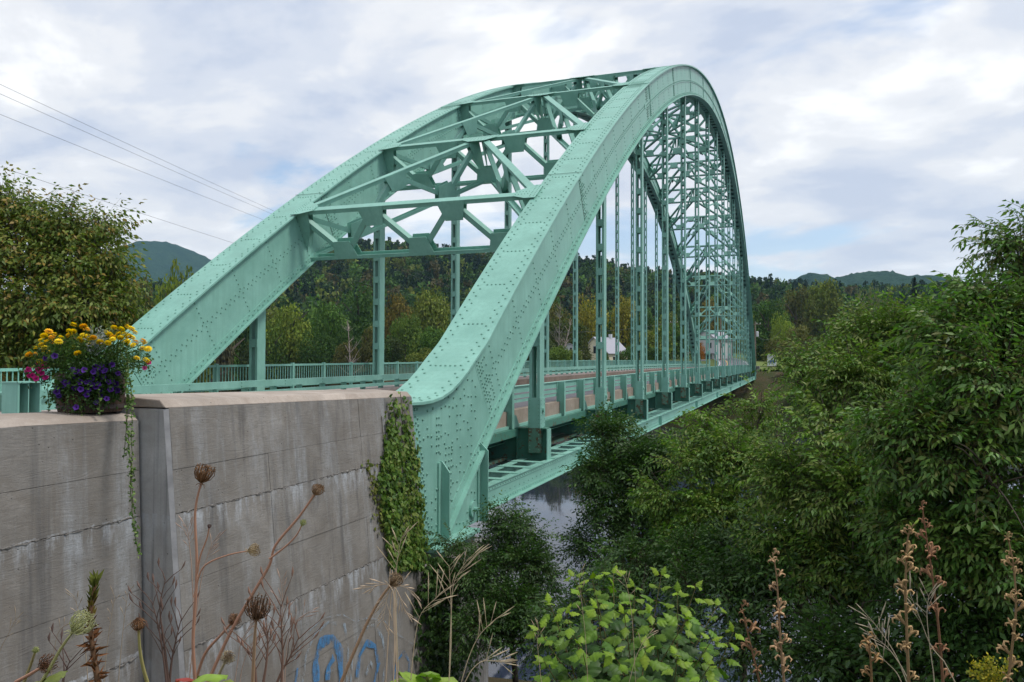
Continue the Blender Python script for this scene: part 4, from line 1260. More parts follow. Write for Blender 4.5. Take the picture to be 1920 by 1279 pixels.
# ------------------------------------------------------------------ trees
def far_crown(kind, seed, n=2600):
    r = np.random.default_rng(seed); P = []; Nn = []; sh = []; H = 1.0
    if kind in ('round', 'tall', 'spread'):
        a_, c_, z0 = {'round': (.44, .42, .56), 'tall': (.34, .44, .54), 'spread': (.5, .33, .62)}[kind]
        k = 17; d = unit(r.normal(size=(k, 3)) + [0, 0, .25]); cen = d * np.array([a_, a_, c_]) * r.uniform(.45, .82, (k, 1)) + [0, 0, z0]
        rad_ = r.uniform(.13, .24, k) * (1.1 - .25 * d[:, 2])
        w = rad_ ** 2; idx = r.choice(k, n, p=w / w.sum()); dd = unit(r.normal(size=(n, 3)) + [0, 0, .25])
        P = cen[idx] + dd * rad_[idx][:, None] * r.uniform(.7, 1.12, (n, 1)); Nn = dd; sh = r.uniform(.72, 1.28, k)[idx]
        P[:, 2] = np.clip(P[:, 2], .06, None)
    elif kind == 'conifer':
        z = r.uniform(.06, 1.0, n) ** 1.15; tier = np.floor(z * 13) / 13; rr_ = (1 - z) * .24 * (1 + .5 * ((z * 13) % 1 < .45)) * r.uniform(.45, 1.08, n); t_ = r.uniform(0, 2 * np.pi, n)
        rr_ *= 1 + .22 * np.sin(t_ * 5 + tier * 40)
        P = np.stack([rr_ * np.cos(t_), rr_ * np.sin(t_), z - rr_ * .25], 1); Nn = np.stack([np.cos(t_), np.sin(t_), np.full(n, .7)], 1); sh = .85 + .3 * ((z * 13) % 1)
    elif kind == 'pine':
        k = 22; z = r.uniform(.35, 1.0, k); t_ = r.uniform(0, 2 * np.pi, k); rr_ = (1.1 - z) * r.uniform(.1, .42, k); cen = np.stack([rr_ * np.cos(t_), rr_ * np.sin(t_), z], 1)
        idx = r.integers(0, k, n); dd = unit(r.normal(size=(n, 3))); P = cen[idx] + dd * np.array([.13, .13, .045]) * r.uniform(.5, 1.1, (n, 1)); Nn = dd * .5 + [0, 0, 1]; sh = r.uniform(.8, 1.2, k)[idx]
    elif kind == 'willow':
        k = 60; d = unit(r.normal(size=(k, 3)) + [0, 0, .6]); top = d * np.array([.46, .46, .36]) + [0, 0, .6]; idx = r.integers(0, k, n); s = r.random(n)
        P = top[idx] * np.stack([1 + .05 * s, 1 + .05 * s, 1 - .62 * s], 1) + r.normal(size=(n, 3)) * .03; Nn = d[idx] * [1, 1, .3]; sh = r.uniform(.8, 1.2, k)[idx]
    Nn = unit(Nn + r.normal(size=(n, 3)) * .55); T = unit(np.cross(Nn, r.normal(size=(n, 3)))); B = np.cross(Nn, T)
    sz = r.uniform(.014, .034, (n, 1)) * (2600 / n) ** .42
    if kind == 'willow': T = unit(np.array([0, 0, -1.]) + r.normal(size=(n, 3)) * .15); B = unit(np.cross(Nn, T)); sz = sz * .9
    if kind in ('pine', 'conifer'): sz = sz * .9
    q = np.stack([P - T * sz - B * sz * .35, P + T * sz * .1 - B * sz * .75, P + T * sz * 1.1, P + B * sz * .7], 1).reshape(-1, 3)
    Q = np.arange(n * 4).reshape(-1, 4)
    sh = sh * r.uniform(.75, 1.25, n); hue = r.uniform(-.10, .10, n)
    C = np.stack([sh * (1 + hue), sh, sh * (1 - hue)], 1)
    return q, Q, np.repeat(C, 4, 0)
FC = {}
for kd, ns in (('round', 3), ('tall', 3), ('spread', 2), ('conifer', 2), ('pine', 2), ('willow', 1)):
    FC[kd] = []
    for s in range(ns):
        V, Q, C = far_crown(kd, 100 + s + 17 * len(kd), 3600); FC[kd].append(np_mesh('crown', V, Q, None, C, M_FAR))
b = MB(); b.tube([(0, 0, 0), (.012, 0, .25), (0, .01, .5), (.01, 0, .72)], [.026, .02, .014, .004], 7)
for k in range(5):
    t_ = k * 1.3; b.tube([(0, 0, .3 + .07 * k), (.12 * math.cos(t_), .12 * math.sin(t_), .42 + .08 * k), (.22 * math.cos(t_), .22 * math.sin(t_), .48 + .09 * k)], [.012, .008, .003], 5)
ME_TRUNK = bpy.data.meshes.new('trunk'); ME_TRUNK.from_pydata([tuple(p) for p in b.v], [], b.f); ME_TRUNK.materials.append(M_BARK)
def far_tree(px, pytop, D, wpx, kind, colr, label, group=None, base_py=None, name=None):
    top = at(px, pytop, D); x, y = top.x, top.y
    z0 = gz(x, y) - .2; H = top.z - z0; Wd = wpx / FPX * D
    k = {'round': .96, 'tall': .78, 'spread': 1.1, 'conifer': .52, 'pine': .7, 'willow': 1.0}[kind]
    o = empty(name or {'conifer': 'conifer_tree', 'pine': 'pine_tree', 'willow': 'willow_tree'}.get(kind, 'broadleaf_tree'), (x, y, z0), label, 'tree', group)
    rz = random.uniform(0, 6.28); sx = Wd / k
    for nm, me in (('crown', random.choice(FC[kind])), ('trunk', ME_TRUNK)):
        c_ = bpy.data.objects.new(nm, me); COL.objects.link(c_); c_.parent = o
        c_.scale = (sx, sx, H) if nm == 'crown' else (H * .9, H * .9, H); c_.rotation_euler = (0, 0, rz); v = random.uniform(.88, 1.12); c_.color = (*[q * v for q in colr], 1)
    return o
DG, MG, LG, YG, OR, BR, OL, YE, WI = (.050, .098, .022), (.080, .150, .029), (.125, .190, .036), (.18, .235, .036), (.165, .130, .03), (.115, .115, .034), (.14, .17, .034), (.25, .225, .036), (.17, .19, .075)
TREES = [
 (545, 556, 165, 78, 'tall', YG, 'bright yellow green tree framed just below the left arch near its first hanger'),
 (618, 567, 175, 74, 'round', MG, 'mid green rounded tree left of the bare birch across the river'),
 (672, 526, 215, 105, 'round', DG, 'large dark green tree rising behind the bare birch'),
 (745, 550, 205, 66, 'round', OR, 'rusty orange tree beside the second hanger of the left arch'),
 (812, 538, 195, 92, 'round', OL, 'big olive yellow tree in the middle of the opening between both arches'),
 (760, 588, 170, 66, 'round', LG, 'fresh green low tree at the foot of the olive yellow tree'),
 (815, 612, 165, 60, 'round', MG, 'dark leafy tree at the right foot of the olive yellow tree'),
 (698, 600, 160, 46, 'tall', BR, 'small brown orange tree right beside the bare birch'),
 (590, 622, 158, 66, 'round', DG, 'low dark tree standing left of the birch above the railing'),
 (650, 640, 156, 70, 'spread', BR, 'low brownish tree at the foot of the bare birch'),
 (505, 600, 160, 60, 'round', LG, 'yellowish green low tree at the left arch just above the railing'),
 (450, 570, 165, 80, 'round', DG, 'dark green tree seen under the left arch near its foot'),
 (415, 610, 158, 70, 'round', MG, 'mid green low tree seen under the lowest stretch of the left arch'),
 (1040, 556, 190, 66, 'tall', BR, 'brownish thinning tree beside the leaning dead birch'),
 (1112, 553, 200, 74, 'round', YE, 'yellow autumn tree directly above the cream house'),
 (1168, 556, 205, 66, 'round', YE, 'second yellow autumn tree right of the cream house'),
 (1210, 572, 200, 60, 'tall', DG, 'dark tree right of the two yellow trees behind the hangers'),
 (1250, 585, 195, 56, 'round', OL, 'olive tree seen between the middle hangers of the near arch'),
 (1282, 560, 230, 58, 'tall', DG, 'dark green tree behind the lower end of the far left arch'),
 (1330, 560, 260, 66, 'round', OR, 'orange tinted tree above the white house'),
 (1372, 575, 250, 60, 'round', OL, 'olive tree behind the closely packed hangers at the far end'),
 (1098, 627, 160, 34, 'conifer', (.10, .12, .035), 'small pointed light green conifer just left of the cream house'),
 (1050, 648, 152, 52, 'round', LG, 'bright green bush above the railing left of the small conifer'),
 (1079, 652, 156, 34, 'round', OL, 'olive bush between the bright green bush and the small conifer'),
 (1163, 655, 162, 26, 'tall', (.08, .08, .03), 'small brownish shrub in front of the right side of the cream house'),
 (1178, 650, 158, 30, 'tall', MG, 'small upright shrub at the right corner of the cream house'),
 (1138, 662, 158, 24, 'conifer', MG, 'little dark conifer in front of the gable of the cream house'),
 (1222, 660, 160, 32, 'round', MG, 'small round bush above the railing right of the cream house'),
 (1440, 560, 200, 92, 'round', DG, 'dark green tree just right of the far arch foot, behind the pole'),
 (1470, 585, 185, 46, 'round', YG, 'small tree with yellow top right of the utility pole'),
 (1492, 538, 230, 84, 'round', BR, 'brownish olive tree right of the far arch foot'),
 (1548, 528, 225, 96, 'spread', OL, 'wide olive yellow tree in the middle distance right of the bridge'),
 (1622, 533, 240, 72, 'willow', WI, 'larger grey green willow far right of the bridge'),
 (1675, 550, 230, 44, 'willow', WI, 'smaller pale willow right of the larger willow'),
 (1715, 522, 235, 52, 'conifer', (.018, .030, .014), 'dark conifer right of the two willows'),
 (1590, 583, 190, 84, 'round', OL, 'olive tree below the larger willow'),
 (1500, 612, 170, 74, 'spread', BR, 'low brown tree between the pole and the riverbank maples'),
 (1655, 600, 170, 74, 'round', OL, 'olive tree below the smaller willow'),
 (1530, 640, 122, 110, 'round', (.085, .105, .022), 'yellow green bushy tree on the far bank right of the abutment'),
 (1484, 672, 136, 44, 'round', YG, 'yellowish bush beside the blue and white sign'),
 (1545, 655, 112, 110, 'round', (.06, .085, .02), 'green bushy tree on the far bank right of the yellow green one'),
 (1508, 716, 128, 66, 'round', MG, 'green bush low on the far bank beside the abutment'),
 (270, 489, 130, 52, 'tall', BR, 'dark brownish tree left of the yellow green tree by the mountain'),
 (330, 494, 120, 88, 'round', YG, 'yellow green tree in front of the blue mountain'),
 (410, 450, 150, 58, 'tall', (.10, .095, .05), 'thin sparse treetop touching the left arch right of the mountain'),
 (238, 555, 110, 90, 'round', DG, 'dark tree at the foot of the mountain behind the flowers'),
 (300, 560, 105, 100, 'round', (.035, .055, .016), 'dark green tree behind the foot of the left arch'),
 (370, 525, 115, 80, 'round', OL, 'olive tree right of the yellow green tree before the mountain'),
 (60, 560, 95, 150, 'round', DG, 'dark tree behind the autumn tree on the left edge'),
 (165, 590, 100, 120, 'round', (.04, .05, .016), 'dark brownish tree behind the orange tinted autumn tree'),
]
for T_ in TREES: far_tree(*T_)
ZONES = [(230, 'behind the flower barrel'), (300, 'behind the very foot of the left arch'), (350, 'left of the first post below the left arch'), (400, 'just above the railing under the low left arch'), (440, 'under the rising left arch'), (480, 'left of the first left hanger'), (525, 'right of the first left hanger'), (575, 'between the first left hanger and the bare birch'), (625, 'just left of the bare birch'), (680, 'just right of the bare birch'), (720, 'behind the second left hanger'), (765, 'right of the second left hanger'), (810, 'left of the third left hanger'), (850, 'behind the third left hanger'), (900, 'behind the foot of the near arch'), (960, 'in the gap right of the near arch foot'), (1000, 'behind the first near hanger'), (1045, 'behind the leaning dead birch'), (1085, 'left of the cream house'), (1130, 'behind the cream house'), (1180, 'right of the cream house'), (1215, 'behind the third near hanger'), (1255, 'left of the far left arch foot'), (1290, 'at the far left arch foot'), (1330, 'beside the white house'), (1400, 'right of the white house'), (1480, 'right of the utility pole')]
seen_ = {}
x = 205
while x < 1475:
    px = x + random.uniform(-10, 10)
    if not (1085 < px < 1200) and not (1275 < px < 1425):
        cn, cc = random.choice([('dark green', DG), ('dark green', (.045, .08, .02)), ('mid green', MG), ('olive', OL), ('brownish', BR), ('grey green', (.06, .085, .03))]); kn, kk = random.choice([('rounded', 'round'), ('slim', 'tall'), ('rounded', 'round'), ('wide', 'spread')])
        zn = min(ZONES, key=lambda q: abs(q[0] - px))[1]; lab = f'low {cn} {kn} riverside tree {zn}'
        if lab in seen_: lab = lab.replace('low ', 'lower ')
        seen_[lab] = 1
        far_tree(px, 640 + random.uniform(-24, 18), 158 + random.uniform(-8, 8), random.uniform(46, 78), kk, cc, lab, 'riverside trees along the far bank')
    x += 43 + random.uniform(-6, 8)
# wooded hillside behind: one mass
def forest(name, pts, small):
    parts = []
    for (x, y, z, h, w, kd, c_) in pts:
        V, Q, C = small[kd][int(RNG.integers(len(small[kd])))]
        t_ = RNG.uniform(0, 6.28); cs, sn = math.cos(t_), math.sin(t_)
        P = np.stack([(V[:, 0] * cs - V[:, 1] * sn) * w + x, (V[:, 0] * sn + V[:, 1] * cs) * w + y, V[:, 2] * h + z], 1)
        parts.append((P, Q, C * np.array(c_)))
    V, Q, C = merge(parts); o = place(name, V, Q, C, M_FAR, None, 'stuff'); o.color = (1, 1, 1, 1); return o
SMALL = {k: [far_crown(k, 300 + s * 7 + len(k), nn) for s in range(3)] for k, nn in (('round', 130), ('pine', 115), ('conifer', 100))}
pts = []
azs = (math.atan2(ray(180, 600).y, ray(180, 600).x), math.atan2(ray(1800, 600).y, ray(1800, 600).x))
for i in range(2800):
    az = RNG.uniform(azs[1], azs[0]); r_ = 250 + 410 * RNG.random() ** .62
    x, y = r_ * math.cos(az), r_ * math.sin(az)
    kd = 'pine' if RNG.random() < .16 + .4 * (r_ > 560) else ('conifer' if RNG.random() < .22 else 'round')
    h_ = RNG.uniform(9, 15) * (1.12 if kd == 'pine' else 1); w_ = h_ * {'round': .8, 'pine': .55, 'conifer': .8}[kd]
    c_ = np.array([DG, DG, DG, MG, (.04, .07, .024), OL, (.03, .052, .02), DG, (.085, .075, .028), MG][int(RNG.integers(10))]) * RNG.uniform(.8, 1.2) if kd == 'round' else np.array((.024, .046, .022)) * RNG.uniform(.8, 1.3)
    pts.append((x, y, gz(x, y) - .3, h_, w_, kd, c_))
belt = []
for D, step, hh in ((186, 34, 612), (222, 31, 585)):
    x = 190
    while x < 1475:
        px = x + random.uniform(-10, 10)
        if not (1085 < px < 1200 and D < 200) and not (1280 < px < 1420 and D < 240):
            tp = at(px, hh + random.uniform(-24, 18), D + random.uniform(-8, 8)); z0 = gz(tp.x, tp.y) - .3; h_ = tp.z - z0; kd = random.choice(['round', 'round', 'round', 'conifer'])
            belt.append((tp.x, tp.y, z0, h_, random.uniform(46, 78) / FPX * D / (.52 if kd == 'conifer' else .96), kd, np.array(random.choice([DG, DG, DG, MG, MG, OL, (.075, .1, .028)]))))
        x += step + random.uniform(-6, 8)
SM2 = {k: [far_crown(k, 500 + s * 7 + len(k), 1100) for s in range(3)] for k in ('round', 'conifer')}
forest('wooded_river_belt', belt, SM2)
forest('wooded_hillside', pts, SMALL)

# far mountains
def mountain(name, px, pytop, D, sx, sy, extra, seed):
    r = np.random.default_rng(seed); top = at(px, pytop, D); c0 = np.array([top.x, top.y]); axx = np.array([_R.x, _R.y]); axx /= np.linalg.norm(axx); axd = np.array([-axx[1], axx[0]])
    n = 180; u = np.linspace(-3, 3, n); v = np.linspace(-3, 1.2, 100); U_, V_ = np.meshgrid(u, v, indexing='ij')
    h = np.exp(-(np.abs(U_) ** 1.7) - V_ ** 2)
    for (eu, eh, ew) in extra: h = np.maximum(h, eh * np.exp(-((U_ - eu) / ew) ** 2 - V_ ** 2))
    h = h * (top.z + 12) - 12
    h += r.normal(size=h.shape) * 2.2 * (h > 0)
    X = c0[0] + U_ * sx * axx[0] + V_ * sy * axd[0]; Y = c0[1] + U_ * sx * axx[1] + V_ * sy * axd[1]
    P = np.stack([X, Y, h], -1).reshape(-1, 3); m_ = len(v)
    i_, j_ = np.meshgrid(np.arange(n - 1), np.arange(m_ - 1), indexing='ij'); Q = np.stack([i_ * m_ + j_, (i_ + 1) * m_ + j_, (i_ + 1) * m_ + j_ + 1, i_ * m_ + j_ + 1], -1).reshape(-1, 4)
    o = link(name, np_mesh(name, P - [c0[0], c0[1], 0], Q, mat=M_MOUNT)); o.location = (c0[0], c0[1], 0); tag(o, kind='structure'); return o
m, t = new_mat('distant_forest'); g = G(t)
f = g.noise(g.pos(), .012, 6, .65); f2 = g.noise(g.pos(), .09, 4, .7)
c = g.mix(g.ramp(f, [(.35, 0.0), (.65, 1.0)]), (.016, .045, .024), (.034, .075, .032)); c = g.mix(g.math('MULTIPLY', g.ramp(f2, [(.4, 0.0), (.65, 1.0)]), .6), c, (.010, .026, .016))
g.out(g.bsdf(c, .95, .05, g.bump(f2, 1.0, 6))); M_MOUNT = m
mountain('mountain', 303, 455, 2600, 470, 600, [(-1.4, .62, 1.2), (1.6, .5, 1.2)], 1)
mountain('hill', 1630, 512, 1500, 330, 300, [(-.35, .985, .3), (.28, .975, .3), (-.9, .90, .5), (1.2, .88, .6)], 2)

# bare birches across the river
def bare_tree(label, px, py0, py1, D, lean, mat, n=26):
    b0 = at(px, py1, D); b0.z = gz(b0.x, b0.y); top = at(px + lean, py0, D); o = empty('bare_tree', tuple(b0), label, 'tree')
    tr = MB(); mid = (b0 + top) / 2 + Vector((.3, 0, 0)); pts_ = bez(b0, mid, top, 9); tr.tube(pts_, [.22 - .022 * i for i in range(9)], 6); tr.build('trunk', mat, o)
    br_ = MB(); H = (top - b0).length
    for k in range(n):
        s = random.uniform(.35, .97); p0 = pts_[int(s * 8)]; d = Vector((random.uniform(-1, 1), random.uniform(-1, 1), random.uniform(.5, 1.2))).normalized(); L = H * random.uniform(.12, .3) * (1.25 - s)
        p1 = p0 + d * L * .5; p2 = p0 + d * L + Vector((0, 0, L * .15)); br_.tube([p0, p1, p2], [.07, .045, .02], 4)
        for _ in range(2):
            e_ = p1.lerp(p2, random.random()); br_.tube([e_, e_ + (d + Vector((random.uniform(-.8, .8), random.uniform(-.8, .8), random.uniform(0, .6)))) * L * .35], [.03, .012], 3)
    br_.build('branches', mat, o)
bare_tree('bare pale birch with a few brown twigs standing above the railing', 660, 600, 688, 152, -8, M_PALEBARK)
bare_tree('leaning dead birch with white bark left of the cream house', 1048, 598, 672, 172, 24, M_PALEBARK, 18)
bare_tree('upright bare grey tree left of the leaning dead birch', 1045, 565, 665, 176, 6, M_GREYBARK, 30)

# ------------------------------------------------------------------ near trees with leafy twigs
def spray_template(seed, n_leaf=8, leaflets=5, L=.075, Wf=.42, length=.5, pal=None, droop=.35, flat=False):
    r = np.random.default_rng(seed); P = []; D = []; N = []; LL = []; C = []; tw = []
    tw.append(tube_np([(0, 0, 0), (length * .5, 0, .02), (length, 0, -.05)], [.005, .0035, .002], 3, (.07, .06, .03)))
    for i in range(n_leaf):
        s = (i + .8) / n_leaf; base = np.array([length * s, 0, .03 * math.sin(s * 3) - .05 * s]); sd_ = -1 if i % 2 else 1
        dr = unit(np.array([r.uniform(.4, 1.0), sd_ * r.uniform(.5, 1.0), r.uniform(-droop, .35)])); pl = r.uniform(.05, .08) * L / .075
        end = base + dr * pl * 2.2; cl = pal[r.integers(len(pal))] * r.uniform(.8, 1.2)
        if not flat: tw.append(tube_np([base, end], [.002, .0015], 3, (.09, .09, .035)))
        k = leaflets if r.random() < .6 else 3
        side = unit(np.cross(dr, [0, 0, 1.])); 
        for j in range(k):
            if j == 0: p_, d_ = end, dr + [0, 0, -droop * .7]
            else:
                q_ = 1 - .42 * ((j + 1) // 2); p_ = base + (end - base) * q_; d_ = dr * .55 + side * (1 if j % 2 else -1) * .9 + [0, 0, -droop * r.uniform(.4, 1.2)]
            P.append(p_); D.append(d_ + r.normal(size=3) * .12); N.append(np.array([0, 0, 1.]) + r.normal(size=3) * .3); LL.append(L * r.uniform(.75, 1.2) * (1.15 if j == 0 else 1)); C.append(cl * r.uniform(.88, 1.12))
    if leaflets > 1 and seed < 30 and seed % 2:
        b0 = np.array([length * .35, 0, -.02])
        for j in range(7):
            P.append(b0 + r.normal(size=3) * .02); D.append(np.array([0, 0, -1.]) + r.normal(size=3) * .35); N.append(r.normal(size=3)); LL.append(.035); C.append(np.array([.12, .055, .03]) * r.uniform(.7, 1.3))
    LL = np.array(LL); return merge([kites(P, D, N, LL, LL * Wf, np.array(C), .15, .16, flat)] + tw)
def tree_near(name, label, base, lobes, pal, temps, dens, nparts, scale=1.0, bark=M_BARK, tr=.07, reach=.56, cat='tree', updir=.02, group=None, twig_name='leafy_twig', inner=.5):
    base = Vector(base); o = empty(name, tuple(base), label, cat, group)
    pos = []; axs = []; br_ = MB(); tk = MB(); cs_ = []
    for (px, py, D, rp) in lobes: cs_.append((at(px, py, D), rp / FPX * D))
    hub = sum((c_ for c_, _ in cs_), Vector((0, 0, 0))) / len(cs_); hub = base.lerp(hub, .55); hub.x = hub.x * .5 + base.x * .5; hub.y = hub.y * .5 + base.y * .5
    tk.tube(bez(base, base.lerp(hub, .5) + Vector((.1, -.1, 0)), hub, 7), [tr, tr * .95, tr * .9, tr * .82, tr * .75, tr * .68, tr * .6], 9)
    for c_, R in cs_:
        md = hub.lerp(c_, .5) + Vector((random.uniform(-.2, .2), random.uniform(-.2, .2), -.15)); tk.tube(bez(hub, md, c_, 7), [tr * .55, tr * .48, tr * .4, tr * .34, tr * .27, tr * .2, tr * .14], 6)
        for k in range(7):
            e_ = c_ + Vector(tuple(rdir(1)[0])) * R * .9; br_.tube(bez(c_.lerp(hub, .15 * random.random()), (c_ + e_) / 2 + Vector((0, 0, R * .1)), e_, 5), [tr * .16, tr * .13, tr * .1, tr * .07, tr * .03], 4)
        Re = max(R - reach * scale, R * .3); n = max(6, int(dens * R * R)); d = unit(RNG.normal(size=(n, 3)) + [0, 0, .15]); q_ = RNG.random((n, 1)) ** .5 * (1 - inner) + inner
        pos.append(np.array(c_) + d * Re * q_ * np.array([1, 1, .92])); axs.append(d * np.array([1, 1, .55]) + [0, 0, updir] + RNG.normal(size=(n, 3)) * .5)
    pos = np.concatenate(pos); axs = unit(np.concatenate(axs))
    fl = np.sin(pos[:, 0] * 4.1 / scale + pos[:, 1] * 2.3 + 1.3) * np.sin(pos[:, 1] * 3.7 / scale - pos[:, 0] * 1.1) + .8 * np.sin(pos[:, 2] * 6.5 / scale + pos[:, 0] * 1.7 + pos[:, 1])
    kp = RNG.random(len(pos)) < .62 + .55 * fl; pos = pos[kp]; axs = axs[kp]; n = len(pos)
    tk.build('trunk', bark, o, smooth=True); br_.build('branches', bark, o)['kind'] = 'stuff'
    roll = RNG.normal(size=(n, 3)) * .25 + [0, 0, 1]; S = unit(np.cross(roll, axs)); U3 = np.cross(axs, S)
    sc_ = RNG.uniform(.75, 1.2, n) * scale; ti = RNG.integers(0, len(temps), n)
    # the twigs that show largest stay single
    cx = pos @ np.array(_F); ok = (np.abs((pos @ np.array(_R)) / cx) < .67) & (cx > .5)
    near_ = np.argsort(np.where(ok, np.linalg.norm(pos, axis=1), 1e6))
    # favour the outer shell
    single = set(near_[:nparts].tolist()) if nparts else set()
    parts = []
    for i in range(n):
        V, Q, C = temps[ti[i]]
        if i in single:
            c_ = bpy.data.objects.new(twig_name, twig_mesh(temps, ti[i])); COL.objects.link(c_); c_.parent = o; c_.matrix_parent_inverse = Matrix.Translation(-base)
            Mx = Matrix((axs[i] * sc_[i], S[i] * sc_[i], U3[i] * sc_[i])).transposed().to_4x4(); Mx.translation = Vector(pos[i]); c_.matrix_basis = Mx; v = random.uniform(.85, 1.15); c_.color = (v, v, v, 1)
        else:
            P = (V[:, 0:1] * axs[i] + V[:, 1:2] * S[i] + V[:, 2:3] * U3[i]) * sc_[i] + pos[i]; v = RNG.uniform(.8, 1.2); parts.append((P, Q, C * v))
    V, Q, C = merge(parts); place('crown', V, Q, C, M_LEAF, o, 'stuff'); return o
_tm = {}
def twig_mesh(temps, k):
    key = (id(temps), int(k))
    if key not in _tm: V, Q, C = temps[k]; _tm[key] = np_mesh('leafy_twig', V, Q, None, C, M_LEAF)
    return _tm[key]
PAL_G = np.array([(.14, .155, .034), (.090, .195, .034), (.105, .215, .036), (.080, .175, .033), (.065, .145, .028), (.115, .20, .036), (.055, .115, .026), (.130, .205, .044)])
PAL_D = np.array([(.046, .105, .024), (.058, .125, .027), (.036, .082, .020), (.075, .145, .030)])
PAL_Y = np.array([(.145, .245, .036), (.125, .225, .032), (.19, .24, .05), (.105, .20, .030), (.175, .265, .044), (.08, .165, .028)])
PAL_A = np.array([(.165, .21, .034), (.135, .195, .032), (.215, .215, .036), (.24, .165, .030), (.105, .17, .030), (.18, .225, .040), (.14, .20, .03), (.12, .185, .03)])
T_G = [spray_template(20 + s, 10, 5, .062, .42, .44, PAL_G, .70) for s in range(5)]
T_D = [spray_template(30 + s, 10, 5, .068, .43, .46, PAL_D, .45, True) for s in range(5)]
T_YF = [spray_template(60 + s, 10, 5, .066, .43, .44, PAL_Y, .60, True) for s in range(5)]
T_Y = [spray_template(40 + s, 10, 5, .062, .41, .44, PAL_Y, .65) for s in range(5)]
T_A = [spray_template(50 + s, 11, 1, .135, .46, .85, PAL_A, .8, True) for s in range(5)]
def gbase(px, D, dz=-.2):
    p = at(px, 700, D); return (p.x, p.y, gz(p.x, p.y) + dz)
tree_near('riverbank_maple', 'tall dark riverbank maple at the right edge with drooping leaves against the sky', gbase(1880, 7.6),
  [(1918, 470, 7.6, 60), (1850, 545, 7.4, 70), (1905, 590, 7.2, 110), (1815, 640, 7.2, 95), (1880, 720, 6.6, 140), (1765, 715, 7.2, 105), (1850, 880, 6.3, 165), (1730, 830, 6.8, 130), (1890, 1040, 6.6, 150), (1760, 990, 6.9, 130), (1960, 620, 7.2, 110), (1960, 880, 6.8, 130)], PAL_G, T_G, 760, 200)
tree_near('riverbank_maple', 'broad green riverbank maple left of the tallest one, lit on its upper leaves', gbase(1620, 9.6),
  [(1640, 640, 10.5, 85), (1600, 720, 9.8, 110), (1700, 640, 10.2, 90), (1520, 700, 10.5, 90), (1560, 820, 9.2, 120), (1660, 830, 8.8, 120), (1600, 940, 8.6, 130), (1490, 900, 9.4, 110), (1680, 960, 8.4, 110), (1580, 1060, 8.6, 110), (1480, 1010, 9.2, 100)], PAL_G, T_Y, 560, 150)
tree_near('riverbank_maple', 'light green young maple with pale upright shoots below the far end of the bridge', gbase(1390, 13.0),
  [(1400, 806, 13.5, 66), (1325, 822, 13.2, 66), (1318, 782, 13.2, 34), (1425, 764, 13.2, 36), (1460, 795, 13.0, 80), (1380, 870, 12.4, 100), (1285, 872, 12.6, 76), (1470, 900, 12.0, 95), (1350, 970, 12.0, 100), (1440, 1000, 11.6, 90), (1250, 930, 12.5, 70), (1300, 1020, 12.0, 80)], PAL_Y, T_YF, 500, 80)
tree_near('riverbank_maple', 'dark leafy maple with lacy edge against the water right of the tie girder', gbase(1200, 14.5),
  [(1160, 826, 15.0, 50), (1138, 812, 15.0, 36), (1210, 872, 14.6, 78), (1132, 890, 14.6, 64), (1250, 856, 14.4, 56), (1230, 930, 14.0, 85), (1150, 960, 14.2, 72), (1210, 1020, 13.6, 78), (1110, 1030, 14.2, 62), (1270, 990, 13.6, 70)], PAL_D, T_D, 480, 70)
tree_near('riverbank_shrub', 'dark thin shrub silhouetted against the bright water under the arch bearing', gbase(965, 14.2),
  [(955, 985, 14.2, 48), (1000, 1000, 14.0, 42), (925, 1030, 14.0, 52), (985, 1060, 13.6, 70), (1020, 1090, 13.8, 42), (900, 1090, 13.4, 60), (960, 1140, 13.0, 82), (900, 1190, 12.6, 75), (1000, 1200, 12.6, 62), (850, 1020, 13.6, 30), (870, 1075, 13.4, 34)], PAL_D, T_D, 560, 60, scale=.9, cat='shrub')
tree_near('riverbank_shrub', 'dark leafy undergrowth shrub low at the water behind the bright green bush', gbase(1150, 9.8),
  [(1180, 1060, 11.5, 70), (1290, 1050, 11, 80), (1390, 1060, 10.5, 80), (1120, 1120, 10.5, 60), (1060, 1180, 10.2, 60), (1200, 1130, 10.2, 80), (1300, 1110, 9.8, 85), (1400, 1120, 9.2, 85), (1230, 1220, 9.4, 80), (1100, 1260, 9.6, 70), (1420, 1210, 8.6, 90)], PAL_D, T_D, 420, 50, cat='shrub')
tree_near('riverbank_shrub', 'dark leafy undergrowth shrub at the lower right below the tallest maple', gbase(1700, 7.4),
  [(1450, 1080, 9.2, 80), (1550, 1060, 9.0, 90), (1650, 1050, 8.6, 90), (1500, 1130, 8.4, 85), (1600, 1150, 8.0, 95), (1700, 1120, 7.6, 95), (1560, 1240, 7.6, 95), (1680, 1240, 7.2, 90), (1800, 1170, 6.8, 100), (1900, 1200, 6.6, 100), (1790, 1270, 6.6, 80)], PAL_D, T_D, 480, 60, cat='shrub')
tree_near('riverbank_maple', 'distant green maple on the near bank between the bridge end and the big maples', gbase(1560, 30),
  [(1520, 700, 30, 62), (1580, 680, 29, 62), (1640, 690, 28, 62), (1505, 745, 30, 50), (1540, 770, 28, 75), (1620, 770, 27, 80), (1465, 805, 29, 45)], PAL_Y, T_YF, 34, 0, scale=1.9)
